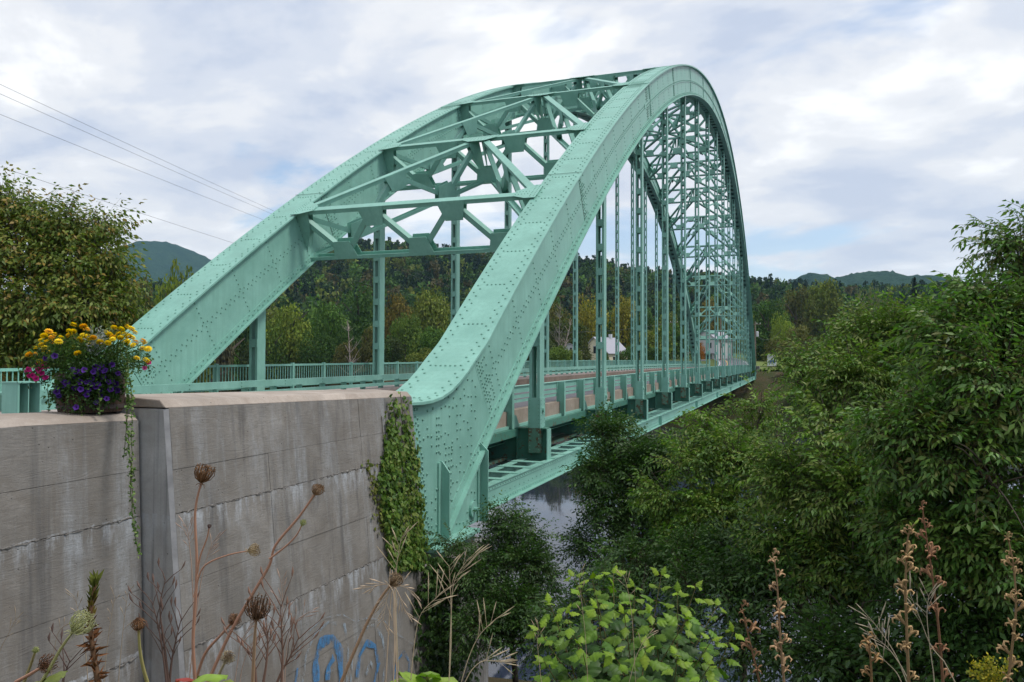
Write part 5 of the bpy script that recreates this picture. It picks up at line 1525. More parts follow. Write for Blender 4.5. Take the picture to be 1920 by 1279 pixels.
tree_near('autumn_tree', 'leafy autumn tree turning orange at the left edge behind the railing', gbase(60, 24.0),
  [(14, 390, 24, 62), (70, 412, 24, 66), (120, 420, 24, 62), (170, 430, 24, 48), (40, 470, 23.5, 90), (130, 500, 23.5, 85), (190, 490, 23.8, 55), (205, 540, 23.6, 45), (60, 570, 23, 100), (160, 580, 23, 80), (220, 580, 23.4, 38), (50, 660, 23, 90), (150, 660, 23, 80), (220, 650, 23.3, 45), (-40, 420, 24, 90), (-50, 600, 23.5, 110), (0, 360, 24, 40), (195, 415, 24.2, 30), (232, 515, 24, 24)], PAL_A, T_A, 190, 90, scale=1.0, bark=M_BARK, tr=.16, reach=.85, updir=-.1, inner=.3)
# ------------------------------------------------------------------ houses, poles, wires and the sign across the river
def house(name, label, c, ang, w, l, eave, ridge, wallm, windows, chim=None):
    """c: ground centre; gable looks along the local -Y"""
    o = empty(name, c, label, 'house'); Rz = Matrix.Rotation(ang, 4, 'Z'); Tm = Matrix.Translation(Vector(c)) @ Rz
    def add(mb, nm, mat, par):
        mb.v = [tuple(Tm @ Vector(p)) for p in mb.v]; return mb.build(nm, mat, par)
    b = MB(); b.prism([(-w / 2, -l / 2, -1), (w / 2, -l / 2, -1), (w / 2, -l / 2, eave), (0, -l / 2, ridge), (-w / 2, -l / 2, eave)], (0, l, 0)); add(b, 'wall', wallm, o)
    rf = None
    for s_ in (-1, 1):
        dz = (ridge - eave) / (w / 2); b = MB(); e_ = .35
        b.prism([(0, -l / 2 - e_, ridge + .02), (s_ * (w / 2 + e_), -l / 2 - e_, eave - e_ * dz + .02), (s_ * (w / 2 + e_), -l / 2 - e_, eave - e_ * dz + .16), (0, -l / 2 - e_, ridge + .18)], (0, l + 2 * e_, 0))
        r_ = add(b, 'roof', M_ROOF, o); rf = rf or r_
    if chim:
        b = MB(); b.box(chim[0] - .3, chim[0] + .3, chim[1] - .3, chim[1] + .3, ridge - .8, ridge + .9); add(b, 'chimney', M_WHITEP, rf)
    for side, u, z, ww, hh in windows:
        b = MB(); fr = MB()
        if side == 'g': b.box(u - ww / 2, u + ww / 2, -l / 2 - .03, -l / 2 - .005, z, z + hh); fr.box(u - ww / 2 - .12, u + ww / 2 + .12, -l / 2 - .06, -l / 2 - .032, z + hh, z + hh + .12)
        else:
            x = side * w / 2; b.box(*sorted((x + side * .005, x + side * .03)), u - ww / 2, u + ww / 2, z, z + hh); fr.box(*sorted((x + side * .032, x + side * .06)), u - ww / 2 - .12, u + ww / 2 + .12, z + hh, z + hh + .12)
        wd = add(b, 'window', M_GLASSD, o); add(fr, 'lintel', M_WHITEP, wd)
    return o, add
hb = at(1134, 690, 170); face = math.atan2(-hb.y, -hb.x)
hz = gz(hb.x, hb.y)
ho, _ = house('cream_house', 'small cream house with grey metal roof and white chimney seen between the hangers', (hb.x, hb.y, hz), face + math.pi / 2 - .5, 6.6, 9.5, -hz + 1.6, at(1137, 634, 170).z - hz, M_HOUSE,
      [('g', .3, -hz + 1.4, .9, 1.5), ('g', -1.4, -hz - .6, .8, 1.3), (1, -2, -hz - .6, .9, 1.3), (1, 2, -hz - .6, .9, 1.3)], (.2, 2.2))
wb_ = at(1338, 680, 215); wz = gz(wb_.x, wb_.y)
wo_, addw = house('white_house', 'white house with a porch beyond the far end of the bridge', (wb_.x, wb_.y, wz), math.atan2(-wb_.y, -wb_.x) + math.pi / 2 - .5, 6.5, 9, 6.8, 9.2, M_WHITEP,
      [('g', -1.6, 4.4, .9, 1.5), ('g', 1.4, 4.4, .9, 1.5), ('g', -1.6, 1.3, .9, 1.5), (-1, -2, 4.4, .9, 1.5), (-1, 1, 4.4, .9, 1.5), (-1, -2, 1.3, .9, 1.5), (1, -2, 4.4, .9, 1.5)])
b = MB(); b.box(-3.4, 3.4, -6.3, -4.52, 2.9, 3.1); addw(b, 'porch_roof', M_ROOF, wo_)
for x in (-3.1, 0, 3.1):
    b = MB(); b.box(x - .09, x + .09, -6.15, -5.97, .4, 2.89); addw(b, 'porch_post', M_WHITEP, wo_)
b = MB(); b.box(-3.4, 3.4, -6.3, -4.52, 0, .38); addw(b, 'porch_floor', M_WHITEP, wo_)
b = MB(); b.box(.4, 1.4, -4.54, -4.505, .4, 2.5); addw(b, 'door', M_GLASSD, wo_)
sb = at(1068, 660, 178); sz_ = gz(sb.x, sb.y)
house('white_shed', 'sliver of a white shed between bushes left of the cream house', (sb.x, sb.y, sz_), math.atan2(-sb.y, -sb.x) + math.pi / 2, 2.6, 3.5, at(1068, 650, 178).z - sz_, at(1068, 645, 178).z - sz_, M_WHITEP, [('g', .3, at(1068, 658, 178).z - sz_, .5, .7)])

def pole(label, px, pytop, D, arm=True, r=.16, transformer=False, cat='utility pole'):
    top = at(px, pytop, D); z0 = gz(top.x, top.y); o = empty('utility_pole', (top.x, top.y, z0), label, cat)
    b = MB(); b.tube([(top.x, top.y, z0 - .3), (top.x, top.y, top.z)], [r, r * .75], 10); b.build('shaft', M_WOOD, o)
    if arm:
        ax = Vector((_R.x, _R.y, 0)).normalized()
        b = MB(); b.beam(top + Vector((0, 0, -.55)) - ax * .75, top + Vector((0, 0, -.55)) + ax * 1.15, .11, .13); b.build('crossarm', M_WOOD, o)
        for s_ in (-.6, .35, 1.0):
            b = MB(); c_ = top + Vector((0, 0, -.48)) + ax * s_; b.lathe([(.05, 0), (.07, .08), (.04, .16), (.06, .22), (.0, .26)], 8, tuple(c_)); b.build('insulator', M_WHITEP, o)
    if transformer:
        ax = Vector((_R.x, _R.y, 0)).normalized(); c_ = top + Vector((0, 0, -3.1)) + ax * .42; b = MB(); b.lathe([(0, 0), (.25, .0), (.27, .1), (.27, .95), (.2, 1.05), (0, 1.08)], 14, tuple(c_)); b.build('transformer', M_WHITEP, o)
    return top
p_r = pole('utility pole with crossarm and grey transformer right of the far arch foot', 1416, 603, 160, True, .17, True)
p_b = pole('bare brown pole standing by the white house behind the hangers', 1351, 585, 200, False, .2)
p_l = pole('far utility pole half hidden behind the near arch', 968, 548, 190, True, .16)
p_n = pole('far utility pole behind the lattice of the far end', 1262, 600, 185, True, .16)
pl0 = at(-420, 160, 26); z0 = gz(pl0.x, pl0.y)
def wire(label, a, b, sag, r=.012, group=None):
    a, b = Vector(a), Vector(b); pts_ = [a.lerp(b, s) + Vector((0, 0, -sag * 4 * s * (1 - s))) for s in np.linspace(0, 1, 26)]
    m_ = MB(); m_.tube(pts_, r, 5); o = m_.build('power_line', M_WIRE); tag(o, label, 'wire', group); return o
def wire_px(label, pa_, pb_, Da, end, r):
    """a wire from out of the frame at the left, through two sight lines, to a far pole"""
    A = at(pa_[0], pa_[1], Da); B = Vector(end); wire(label, A, B, 0.9, r, 'power lines crossing the river')
ends_ = [at(905, 555, 188), at(912, 557, 188), at(918, 560, 188), at(905, 585, 186)]
wire_px('uppermost of the four power lines sloping across the left sky', (-60, 130), 0, 34, ends_[0], .009)
wire_px('second highest power line sloping across the left sky', (-60, 149), 0, 34, ends_[1], .009)
wire_px('third power line in the left sky, a gap below the upper pair', (-60, 190), 0, 34, ends_[2], .009)
wire_px('lowest power line in the left sky, passing over the autumn tree', (-60, 293), 0, 34, ends_[3], .009)
wire('thin wire strung across the dark trees behind the cream house', at(1000, 621, 165), p_n + Vector((0, 0, -.5)), 1.0, .03)
wire('slack wire hanging from the utility pole right of the bridge', p_r + Vector((0, 0, -2.6)), at(1465, 618, 158), 1.6, .03)

# blue and white sign near the far end
s0 = at(1447, 676, 150); so = empty('road_sign', (s0.x, s0.y, gz(s0.x, s0.y)), 'white sign with a blue panel beside the far end of the bridge', 'sign')
fx = Vector((_R.x, _R.y, 0)).normalized(); fn = Vector((-_F.x, -_F.y, 0)).normalized(); up = Vector((0, 0, 1))
def panel(nm, u0, u1, w0, w1, d, th, mat, par):
    b = MB(); b.prism([s0 + fx * u0 + up * w0 + fn * d, s0 + fx * u1 + up * w0 + fn * d, s0 + fx * u1 + up * w1 + fn * d, s0 + fx * u0 + up * w1 + fn * d], fn * th); return b.build(nm, mat, par)
bd = panel('board', -.85, .85, -1.05, 1.2, 0, .08, M_WHITEP, so)
panel('blue_panel', -.6, .62, -.55, .05, .081, .02, M_BLUE, so); panel('board_top', -.8, .8, .55, 1.05, .081, .02, M_ROOF, so)
b = MB(); b.box(s0.x - .06, s0.x + .06, s0.y + .09, s0.y + .2, gz(s0.x, s0.y) - .2, s0.z + 1.0); b.build('post', M_WOOD, so)
# parked vehicle and mums by the white house
v0 = at(1318, 662, 196); vz = gz(v0.x, v0.y) + .05
vo = empty('parked_car', (v0.x, v0.y, vz), 'white car parked at the roadside by the white house', 'car')
hd = Vector((fn.x, fn.y, 0)); sd2 = Vector((-hd.y, hd.x, 0))
def vprism(nm, prof, wd, mat, par, off_=0.0):
    b = MB(); b.prism([v0 * 0 + Vector((v0.x, v0.y, vz)) + hd * p[0] + up * p[1] + sd2 * (-wd / 2 + off_) for p in prof], sd2 * wd); return b.build(nm, mat, par)
zoff = v0.z - vz - .9
vprism('body', [(-2.1, .3), (2.1, .3), (2.15, .75), (1.2, .92), (.55, 1.42), (-1.2, 1.45), (-2.0, .98)], 1.75, M_WHITEP, vo)
vprism('windscreen', [(1.18, .95), (1.22, .95), (.6, 1.40), (.56, 1.40)], 1.5, M_GLASSD, vo)
for a_ in (-1.3, 1.3):
    for s_ in (-.86, .66):
        c_ = Vector((v0.x, v0.y, vz)) + hd * a_ + up * .33 + sd2 * s_; b = MB(); b.prism([c_ + hd * (.33 * math.cos(k * math.pi / 8)) + up * (.33 * math.sin(k * math.pi / 8)) for k in range(16)], sd2 * .2); b.build('wheel', M_DARK, vo)
far_tree(1316, 641, 205, 16, 'round', (.42, .17, .02), 'small bright orange bush above the white car')

# ------------------------------------------------------------------ ivy on the end of the wall
def ivy(name, label, sampler, n, nparts, size, pal, back):
    pts_ = [sampler() for _ in range(n)]; P = np.array([p for p, _ in pts_]); Nw = np.array([q for _, q in pts_])
    org = P.mean(0); o = empty(name, tuple(org), label, 'climbing plant')
    L = RNG.uniform(size * .7, size * 1.25, n); C = cols(n, pal)
    D = np.array([0, 0, -1.]) + RNG.normal(size=(n, 3)) * .45; Nn = Nw * .8 + [0, 0, .55] + RNG.normal(size=(n, 3)) * .35
    def leaf3(P, D, Nn, L, C):
        D = unit(D); S = unit(np.cross(D, Nn)); return merge([kites(P, D, Nn, L, L * .62, C, .15, .12), kites(P, D * .75 + S * .7, Nn, L * .72, L * .42, C * .96, .15, .1), kites(P, D * .75 - S * .7, Nn, L * .72, L * .42, C * 1.03, .15, .1)])
    order = np.argsort(-L / np.linalg.norm(P, axis=1)); sp = order[:nparts]; rest = order[nparts:]
    tmpl = []
    for k in range(4):
        V, Q, C0 = leaf3(np.zeros((1, 3)), np.array([[1., 0, 0]]), np.array([[0, 0, 1.]]), np.array([1.0]), np.ones((1, 3))); V = V + RNG.normal(size=V.shape) * .03; tmpl.append(np_mesh('leaf', V, Q, None, C0, M_LEAF))
    for i in sp:
        c_ = bpy.data.objects.new('leaf', tmpl[i % 4]); COL.objects.link(c_); c_.parent = o; c_.matrix_parent_inverse = Matrix.Translation(-Vector(org))
        d = unit(D[i]); s_ = unit(np.cross(d, Nn[i])); n_ = np.cross(s_, d); Mx = Matrix((d * L[i], s_ * L[i], n_ * L[i])).transposed().to_4x4(); Mx.translation = Vector(P[i]); c_.matrix_basis = Mx; c_.color = (*C[i], 1)
    V, Q, C2 = leaf3(P[rest], D[rest], Nn[rest], L[rest], C[rest]); place('leaves', V, Q, C2, M_LEAF, o, 'stuff')
    if back: 
        V, Q, C3 = merge([tube_np(q_, [.006] * len(q_), 4, (.09, .07, .04)) for q_ in back]); place('stems', V, Q, C3, M_DRY, o, 'stuff')
    return o
IV = [(.12, .215, .030), (.095, .185, .028), (.15, .24, .04), (.065, .135, .024), (.185, .235, .045)]
def s_wall():
    while True:
        y = 735 + 330 * random.random() ** .75
        lx = np.interp(y, [735, 790, 850, 890, 960, 1065], [722, 716, 716, 702, 712, 726]); rx = np.interp(y, [735, 800, 900, 1000, 1065], [760, 770, 782, 792, 797])
        x = random.uniform(lx, rx); dens = np.interp(y, [735, 790, 840, 1065], [.10, .45, .95, 1])
        if y < 830: dens *= (.9 if min(abs(x - k) for k in (726, 738, 757)) < 5 else .25) * 1.5
        if random.random() < dens: break
    p = on_wall(x, y, random.uniform(.02, .11)); return tuple(p), (-.15, -1, 0)
_bk = []
for x0_, y0_, x1_, y1_ in ((716, 780, 730, 1060), (752, 735, 770, 1000), (737, 745, 745, 950), (690, 880, 716, 1000)):
    _bk.append([on_wall(x0_ + (x1_ - x0_) * s + random.uniform(-4, 4), y0_ + (y1_ - y0_) * s, .02) for s in np.linspace(0, 1, 9)])
ivy('ivy', 'bright green ivy climbing the end of the tall concrete wall beside the arch', s_wall, 2300, 150, .085, IV, _bk)
def s_strand():
    pl = [(688, 868), (696, 900), (704, 935), (712, 965), (720, 1000)]; k = random.random() * 3.999; i = int(k); f = k - i
    p = on_wall(pl[i][0] + (pl[i + 1][0] - pl[i][0]) * f + random.gauss(0, 5), pl[i][1] + (pl[i + 1][1] - pl[i][1]) * f + random.gauss(0, 6), random.uniform(.01, .05)); return tuple(p), (-.15, -1, 0)
ivy('ivy', 'thin yellowish ivy strand creeping left of the main ivy on the wall', s_strand, 120, 20, .06, [(.20, .22, .05), (.16, .2, .04)], None)
IVD = [(.050, .105, .022), (.038, .085, .020), (.070, .13, .026), (.028, .064, .017)]
def s_mound():
    x = random.gauss(838, 34); y = random.uniform(1045, 1279 + 60)
    w_ = np.interp(y, [1045, 1100, 1200, 1340], [20, 46, 60, 70]); x = 830 + max(-1, min(1, (x - 838) / 60)) * w_
    p = atY(x, y, 5.80 + .25 * ((x - 830) / 60) ** 2 - random.uniform(0, .22)); return tuple(p), (-.2, -1, .1)
ivy('ivy', 'dark green ivy mound covering the abutment below the arch bearing', s_mound, 2600, 110, .095, IVD, None)

# ------------------------------------------------------------------ bright green bush in front
def big_leaf(seed, lobes=True):
    r = np.random.default_rng(seed); out = []
    prof = [(0, .03), (.08, .17), (.17, .26), (.24, .27), (.31, .38), (.37, .32), (.43, .27), (.54, .27), (.62, .19), (.72, .17), (.82, .09), (1.0, .0)] if lobes else [(0, .02), (.1, .18), (.22, .30), (.38, .36), (.55, .33), (.72, .24), (.88, .11), (1, 0)]
    V = []
    for i, (s, w) in enumerate(prof):
        w *= r.uniform(.92, 1.08) * (1.12 if i % 2 else .95); z = -.34 * s * s - .02; V += [(s, w, z - .42 * w + .05 * math.sin(i * 2.1 + seed)), (s, 0, z), (s, -w, z - .42 * w - .05 * math.sin(i * 2.1 + seed * 2))]
    Q = []
    for i in range(len(prof) - 1):
        a_ = 3 * i; Q += [(a_, a_ + 3, a_ + 4, a_ + 1), (a_ + 1, a_ + 4, a_ + 5, a_ + 2)]
    V = np.array(V); C = np.ones((len(V), 3)) * r.uniform(.82, 1.08, (len(V), 1)); C[1::3] = np.array([1.35, 1.3, 1.5])
    return np_mesh('leaf', V, np.array(Q)[:, ::-1], None, C, M_LEAF, True)
ME_BL = [big_leaf(k) for k in range(4)]; ME_PL = [big_leaf(10 + k, False) for k in range(3)]
def leaf_at(par, meshes, p, d, n_, L, col, pinv):
    d = unit(np.array(d, float)); s_ = unit(np.cross(n_, d)); n2 = np.cross(d, s_); c_ = bpy.data.objects.new('leaf', random.choice(meshes)); COL.objects.link(c_); c_.parent = par; c_.matrix_parent_inverse = pinv
    Mx = Matrix((d * L, s_ * L, n2 * L)).transposed().to_4x4(); Mx.translation = Vector(p); c_.matrix_basis = Mx; v = random.uniform(.8, 1.2); c_.color = (col[0] * v * random.uniform(.92, 1.1), col[1] * v, col[2] * v, 1); return c_
def leafy_bush(label, tips, root, n_pair, L, colr, name='bush', meshes=None, cat='shrub', gap=.1, rr=.006):
    o = empty(name, root, label, cat); pinv = Matrix.Translation(-Vector(root)); st = []
    for (px, py, D) in tips:
        T_ = at(px, py, D); B = Vector(root) + Vector((random.uniform(-.15, .15), random.uniform(-.2, .2), 0)); mid = B.lerp(T_, .55) + Vector((random.uniform(-.06, .06), random.uniform(-.06, .06), .05)); pts_ = bez(B, mid, T_, 16)
        st.append(tube_np(pts_, list(np.linspace(rr, rr * .3, 16)), 5, (.12, .11, .04)))
        acc = 0; ang = random.uniform(0, 3.14); i = 15; pos_ = T_.copy(); ax = (pts_[15] - pts_[14]).normalized(); seg = [p for p in reversed(pts_)]; k = 0; dist = 0
        while k < n_pair:
            tgt = k * gap * random.uniform(.85, 1.15); acc = 0; q = seg[-1]
            for a_, b_ in zip(seg[:-1], seg[1:]):
                l = (b_ - a_).length
                if acc + l >= tgt: q = a_.lerp(b_, (tgt - acc) / l); break
                acc += l
            ang += math.pi / 2 + random.uniform(-.3, .3)
            u_ = ax.cross(Vector((0, 0, 1)) if abs(ax.z) < .95 else Vector((1, 0, 0))).normalized(); w_ = ax.cross(u_)
            for s_ in (-1, 1):
                out = (u_ * math.cos(ang) + w_ * math.sin(ang)) * s_; d = out * 1.0 + ax * random.uniform(.2, .7) + Vector((0, 0, random.uniform(-.55, .05)))
                sz2 = L * (.55 + .13 * min(k, 4)) * random.uniform(.8, 1.15); p0 = q + out * .012; p1 = q + out * sz2 * .28
                st.append(tube_np([p0, p1], [.002, .0016], 3, (.17, .12, .05)))
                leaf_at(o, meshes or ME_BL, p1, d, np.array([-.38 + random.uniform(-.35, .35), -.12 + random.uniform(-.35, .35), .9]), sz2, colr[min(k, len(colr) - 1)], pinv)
            k += 1
        leaf_at(o, meshes or ME_BL, T_, ax + Vector((random.uniform(-.5, .5), random.uniform(-.5, .5), -.2)), np.array([-.3, 0, 1.]), L * .5, colr[0], pinv)
    V, Q, C = merge(st); place('stems', V, Q, C, M_DRY, o, 'stuff'); return o
tips = [(1030, 1130, 4.1), (1075, 1080, 4.2), (1110, 1085, 4.0), (1150, 1075, 4.3), (1190, 1100, 4.1), (1240, 1078, 4.3), (1270, 1110, 4.0), (1305, 1100, 4.2), (1345, 1135, 4.1), (1375, 1185, 4.0), (1010, 1180, 3.9), (1060, 1150, 3.8), (1120, 1140, 3.7), (1170, 1150, 3.8), (1220, 1150, 3.7), (1290, 1160, 3.7), (1335, 1200, 3.8), (1020, 1240, 3.7), (1090, 1210, 3.5), (1150, 1225, 3.5), (1210, 1220, 3.4), (1270, 1230, 3.5), (1330, 1250, 3.6)]
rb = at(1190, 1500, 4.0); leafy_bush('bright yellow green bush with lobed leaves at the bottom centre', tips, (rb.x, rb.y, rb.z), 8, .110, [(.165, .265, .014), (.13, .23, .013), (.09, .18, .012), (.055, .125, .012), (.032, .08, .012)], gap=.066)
# ------------------------------------------------------------------ plants close to the camera
TAN, BROWN, PALE, GREENP = (.42, .27, .17), (.20, .105, .05), (.50, .42, .27), (.40, .45, .16)
def path3(pl, D, D1=None):
    n = len(pl); return [at(x, y, D + ((D1 if D1 else D) - D) * i / max(1, n - 1)) for i, (x, y) in enumerate(pl)]
def smooth(P, k=5):
    out = []
    for i in range(len(P) - 1):
        p0, p1, p2, p3 = P[max(0, i - 1)], P[i], P[i + 1], P[min(len(P) - 1, i + 2)]
        for s in np.linspace(0, 1, k, endpoint=False):
            out.append(.5 * ((2 * p1) + (p2 - p0) * s + (2 * p0 - 5 * p1 + 4 * p2 - p3) * s * s + (-p0 + 3 * p1 - 3 * p2 + p3) * s ** 3))
    out.append(P[-1]); return out
def root_of(P):
    """carry a stem from the lower edge of the picture down to the ground"""
    q = P[-1]; d = (P[-1] - P[-2]).normalized(); z = gz(q.x, q.y); L = max(0, (q.z - z)); return P + [q + d * L * .35 - Vector((0, 0, L * .2)), Vector((q.x + d.x * L * .4, q.y + d.y * L * .4, z))]
def nest(c, ax, R, col, tip, n=46, openness=.5):
    """seed head: rays that rise from one point and curl inwards"""
    ax = ax.normalized(); u = ax.cross(Vector((.3, .2, .9))).normalized(); w = ax.cross(u); out = []
    c0 = c - ax * R * 1.0
    for k in range(n):
        t_ = k * 2.39996; f = math.sqrt((k + .5) / n); rd = (u * math.cos(t_) + w * math.sin(t_)); h = R * (1.75 - .25 * f) * random.uniform(.9, 1.1)
        p1 = c0 + rd * R * f * .80 + ax * h * .42; p2 = c0 + rd * R * f * (1.05) + ax * h * .78; p3 = c0 + rd * R * f * openness * 1.15 + ax * h * 1.08
        cl = np.array(col) * random.uniform(.7, 1.25)
        out.append(tube_np([c0, p1, p2, p3], [R * .035, R * .04, R * .042, R * .03], 4, cl))
        for j in range(3):
            e_ = p3 + Vector((random.gauss(0, 1), random.gauss(0, 1), random.gauss(0, 1))) * R * .12; out.append(tube_np([p3 - (p3 - p2) * .3, e_], [R * .03, R * .022], 3, np.array(tip) * random.uniform(.7, 1.3)))
    for k in range(8):   # bracts below
        t_ = k * .785; rd = (u * math.cos(t_) + w * math.sin(t_)); out.append(tube_np([c0, c0 + rd * R * .35 - ax * R * .12, c0 + rd * R * .5 - ax * R * .35], [R * .03, R * .025, R * .012], 3, col))
    return out
def wild_carrot(label, stem_px, head_r, D, col, tip, scol, sides=(), openness=.5, r=.0034, axis=None):
    P = smooth(path3(stem_px, D, D * 1.03)); full = root_of(P); o = empty('wild_carrot', tuple(full[-1]), label, 'dried flower', 'dried wild carrots along the bottom')
    parts = [tube_np(full, list(np.linspace(r * .75, r * 1.3, len(full))), 6, scol)]; V, Q, C = merge(parts); place('stem', V, Q, C, M_DRY, o)
    R = head_r / FPX * D; ax = axis or (P[0] - P[2]).normalized(); V, Q, C = merge(nest(P[0] + ax * R * .8, ax, R, col, tip, openness=openness)); place('seed_head', V, Q, C, M_DRY, o)
    for pl, hr, cl, tp in sides:
        S_ = smooth(path3(pl, D * .99, D)); V, Q, C = merge([tube_np(S_, list(np.linspace(r * .45, r * .75, len(S_))), 5, scol)]); place('side_stem', V, Q, C, M_DRY, o)
        if hr:
            R2 = hr / FPX * D; ax2 = (S_[0] - S_[2]).normalized(); V, Q, C = merge(nest(S_[0] + ax2 * R2 * .8, ax2, R2, cl, tp, 34, openness)); place('seed_head', V, Q, C, M_DRY, o)
    return o
PINKT = (.46, .25, .17)
wild_carrot('tallest dried wild carrot, round brown head on a straight pinkish stem against the wall', [(378, 903), (366, 960), (369, 1050), (367, 1120), (362, 1200), (366, 1279)], 19, 1.9, BROWN, (.30, .17, .09), PINKT,
            [([(466, 1033), (430, 1040), (390, 1056), (374, 1078), (364, 1120)], 12, (.40, .30, .17), (.25, .18, .1)), ([(392, 990), (388, 1010), (375, 1045), (370, 1075)], 4, (.12, .05, .04), (.1, .04, .03))], .85)
wild_carrot('dried wild carrot leaning far right with a small pale brown head', [(590, 927), (560, 970), (517, 1022), (505, 1060), (470, 1120), (430, 1190), (390, 1279)], 13, 1.85, (.33, .21, .12), (.26, .16, .09), PINKT,
            [([(566, 985), (555, 1005), (535, 1025), (505, 1048)], 7, (.36, .40, .14), (.40, .42, .16))], .45)
wild_carrot('dried wild carrot with the biggest fuzzy dark brown head', [(481, 1158), (478, 1190), (476, 1230), (474, 1279)], 23, 1.7, (.15, .085, .05), (.20, .11, .065), TAN, (), .95)
wild_carrot('dried wild carrot with a half hidden reddish brown head behind the biggest one', [(434, 1168), (415, 1190), (385, 1225), (366, 1279)], 13, 1.95, (.26, .14, .08), (.3, .18, .1), PINKT)
wild_carrot('short dried wild carrot with cream ribbed head left of the leaning stem foot', [(424, 1238), (415, 1255), (405, 1279)], 14, 1.8, (.46, .38, .24), (.24, .16, .1), PALE)
wild_carrot('dried wild carrot with a closed brown head in front of the wall corner', [(260, 1180), (262, 1215), (268, 1250), (276, 1279)], 14, 1.75, (.28, .15, .075), (.2, .1, .055), (.40, .36, .14), (), .35)
wild_carrot('large pale green unripe wild carrot head at the lower left', [(137, 1184), (115, 1215), (95, 1250), (78, 1279)], 23, 1.55, (.46, .47, .22), (.50, .50, .27), (.42, .40, .18), (), .8, axis=Vector((_R.x * .8 + .0, _R.y * .8, .75)))
wild_carrot('low brown tangled wild carrot head tilted at the bottom left', [(80, 1250), (55, 1265), (30, 1279)], 17, 1.6, (.17, .085, .05), (.2, .1, .06), PINKT, (), .9)
wild_carrot('tiny pale green wild carrot bud at the far lower left', [(66, 1222), (58, 1245), (45, 1279)], 7, 1.7, (.40, .44, .16), (.46, .5, .2), (.42, .36, .18), (), .4)
wild_carrot('dried wild carrot head wrapped in pale grass right of the graffiti', [(734, 1096), (715, 1120), (690, 1165), (665, 1220), (640, 1279)], 15, 1.75, (.28, .19, .11), (.36, .26, .16), TAN, (), .6)

def primrose(label, stem_px, D, npod, col, top_green=False, r=.0026):
    P = smooth(path3(stem_px, D)); full = root_of(P); o = empty('evening_primrose', tuple(full[-1]), label, 'dried flower', 'dried seed stalks at the lower right'); V, Q, C = merge([tube_np(full, list(np.linspace(r * .5, r * 1.4, len(full))), 6, np.array(col) * .55)]); place('stem', V, Q, C, M_DRY, o)
    L = len(P)
    npod = int(npod * .72)
    for k in range(npod):
        s = (k + random.random() * .6) / npod; i = min(L - 2, int(s * (L - 1))); p = P[i].lerp(P[i + 1], random.random()); a_ = k * 2.4; sd_ = _R * math.cos(a_) + (-_F) * math.sin(a_); sz2 = .0205 * D / 1.8 * random.uniform(.75, 1.25) * (.6 + .6 * min(1, s * 2.2))
        dr = (sd_ * .75 + Vector((0, 0, .75))).normalized(); e_ = p + dr * sz2 * .55; pt_ = [tube_np([p, p + dr * sz2 * .3, e_], [sz2 * .08, sz2 * .12, sz2 * .14], 6, np.array(col) * .6)]
        green = top_green and s < .12
        for q in range(4):
            b_ = q * 1.57 + .4; n1 = dr.cross(Vector((.1, .3, .9))).normalized(); n2 = dr.cross(n1); od = n1 * math.cos(b_) + n2 * math.sin(b_)
            if green: pt_.append(tube_np([e_, e_ + dr * sz2 * .5 + od * sz2 * .1, e_ + dr * sz2 * 1.1], [sz2 * .16, sz2 * .15, sz2 * .03], 5, (.22, .32, .05)))
            else: pt_.append(tube_np([p + dr * sz2 * .4, e_ + dr * sz2 * .3 + od * sz2 * .18, e_ + dr * sz2 * .42 + od * sz2 * .42, e_ + dr * sz2 * .22 + od * sz2 * .62, e_ + dr * sz2 * .02 + od * sz2 * .52], [sz2 * .09, sz2 * .10, sz2 * .09, sz2 * .07, sz2 * .03], 4, np.array(col) * random.uniform(.7, 1.35)))
        V, Q, C = merge(pt_); place('seed_pod', V, Q, C, M_DRY, o)
    return o
RB = (.42, .28, .14)
primrose('tallest dried primrose stalk with curled pods and a green tip, right side', [(1712, 985), (1702, 1010), (1698, 1090), (1700, 1180), (1704, 1279)], 1.7, 24, RB, True)
primrose('thin dried primrose stalk just right of the tallest one', [(1728, 940), (1736, 1000), (1748, 1080), (1760, 1180), (1768, 1279)], 1.95, 20, (.34, .18, .10))
primrose('dried primrose stalk with pale curled pods right of the bright green bush', [(1448, 1035), (1456, 1080), (1460, 1150), (1464, 1210), (1470, 1279)], 2.0, 17, (.46, .30, .17))
primrose('short dark primrose stalk at the right edge of the bright green bush', [(1390, 1132), (1398, 1170), (1410, 1220), (1424, 1279)], 2.0, 11, (.30, .17, .09))
primrose('dried primrose stalk at the extreme right edge', [(1888, 1000), (1900, 1060), (1905, 1140), (1898, 1210), (1890, 1279)], 1.75, 22, RB)
primrose('stubby brown primrose stalk low between the two right stalk groups', [(1626, 1190), (1632, 1230), (1634, 1279)], 1.9, 7, (.36, .22, .10))

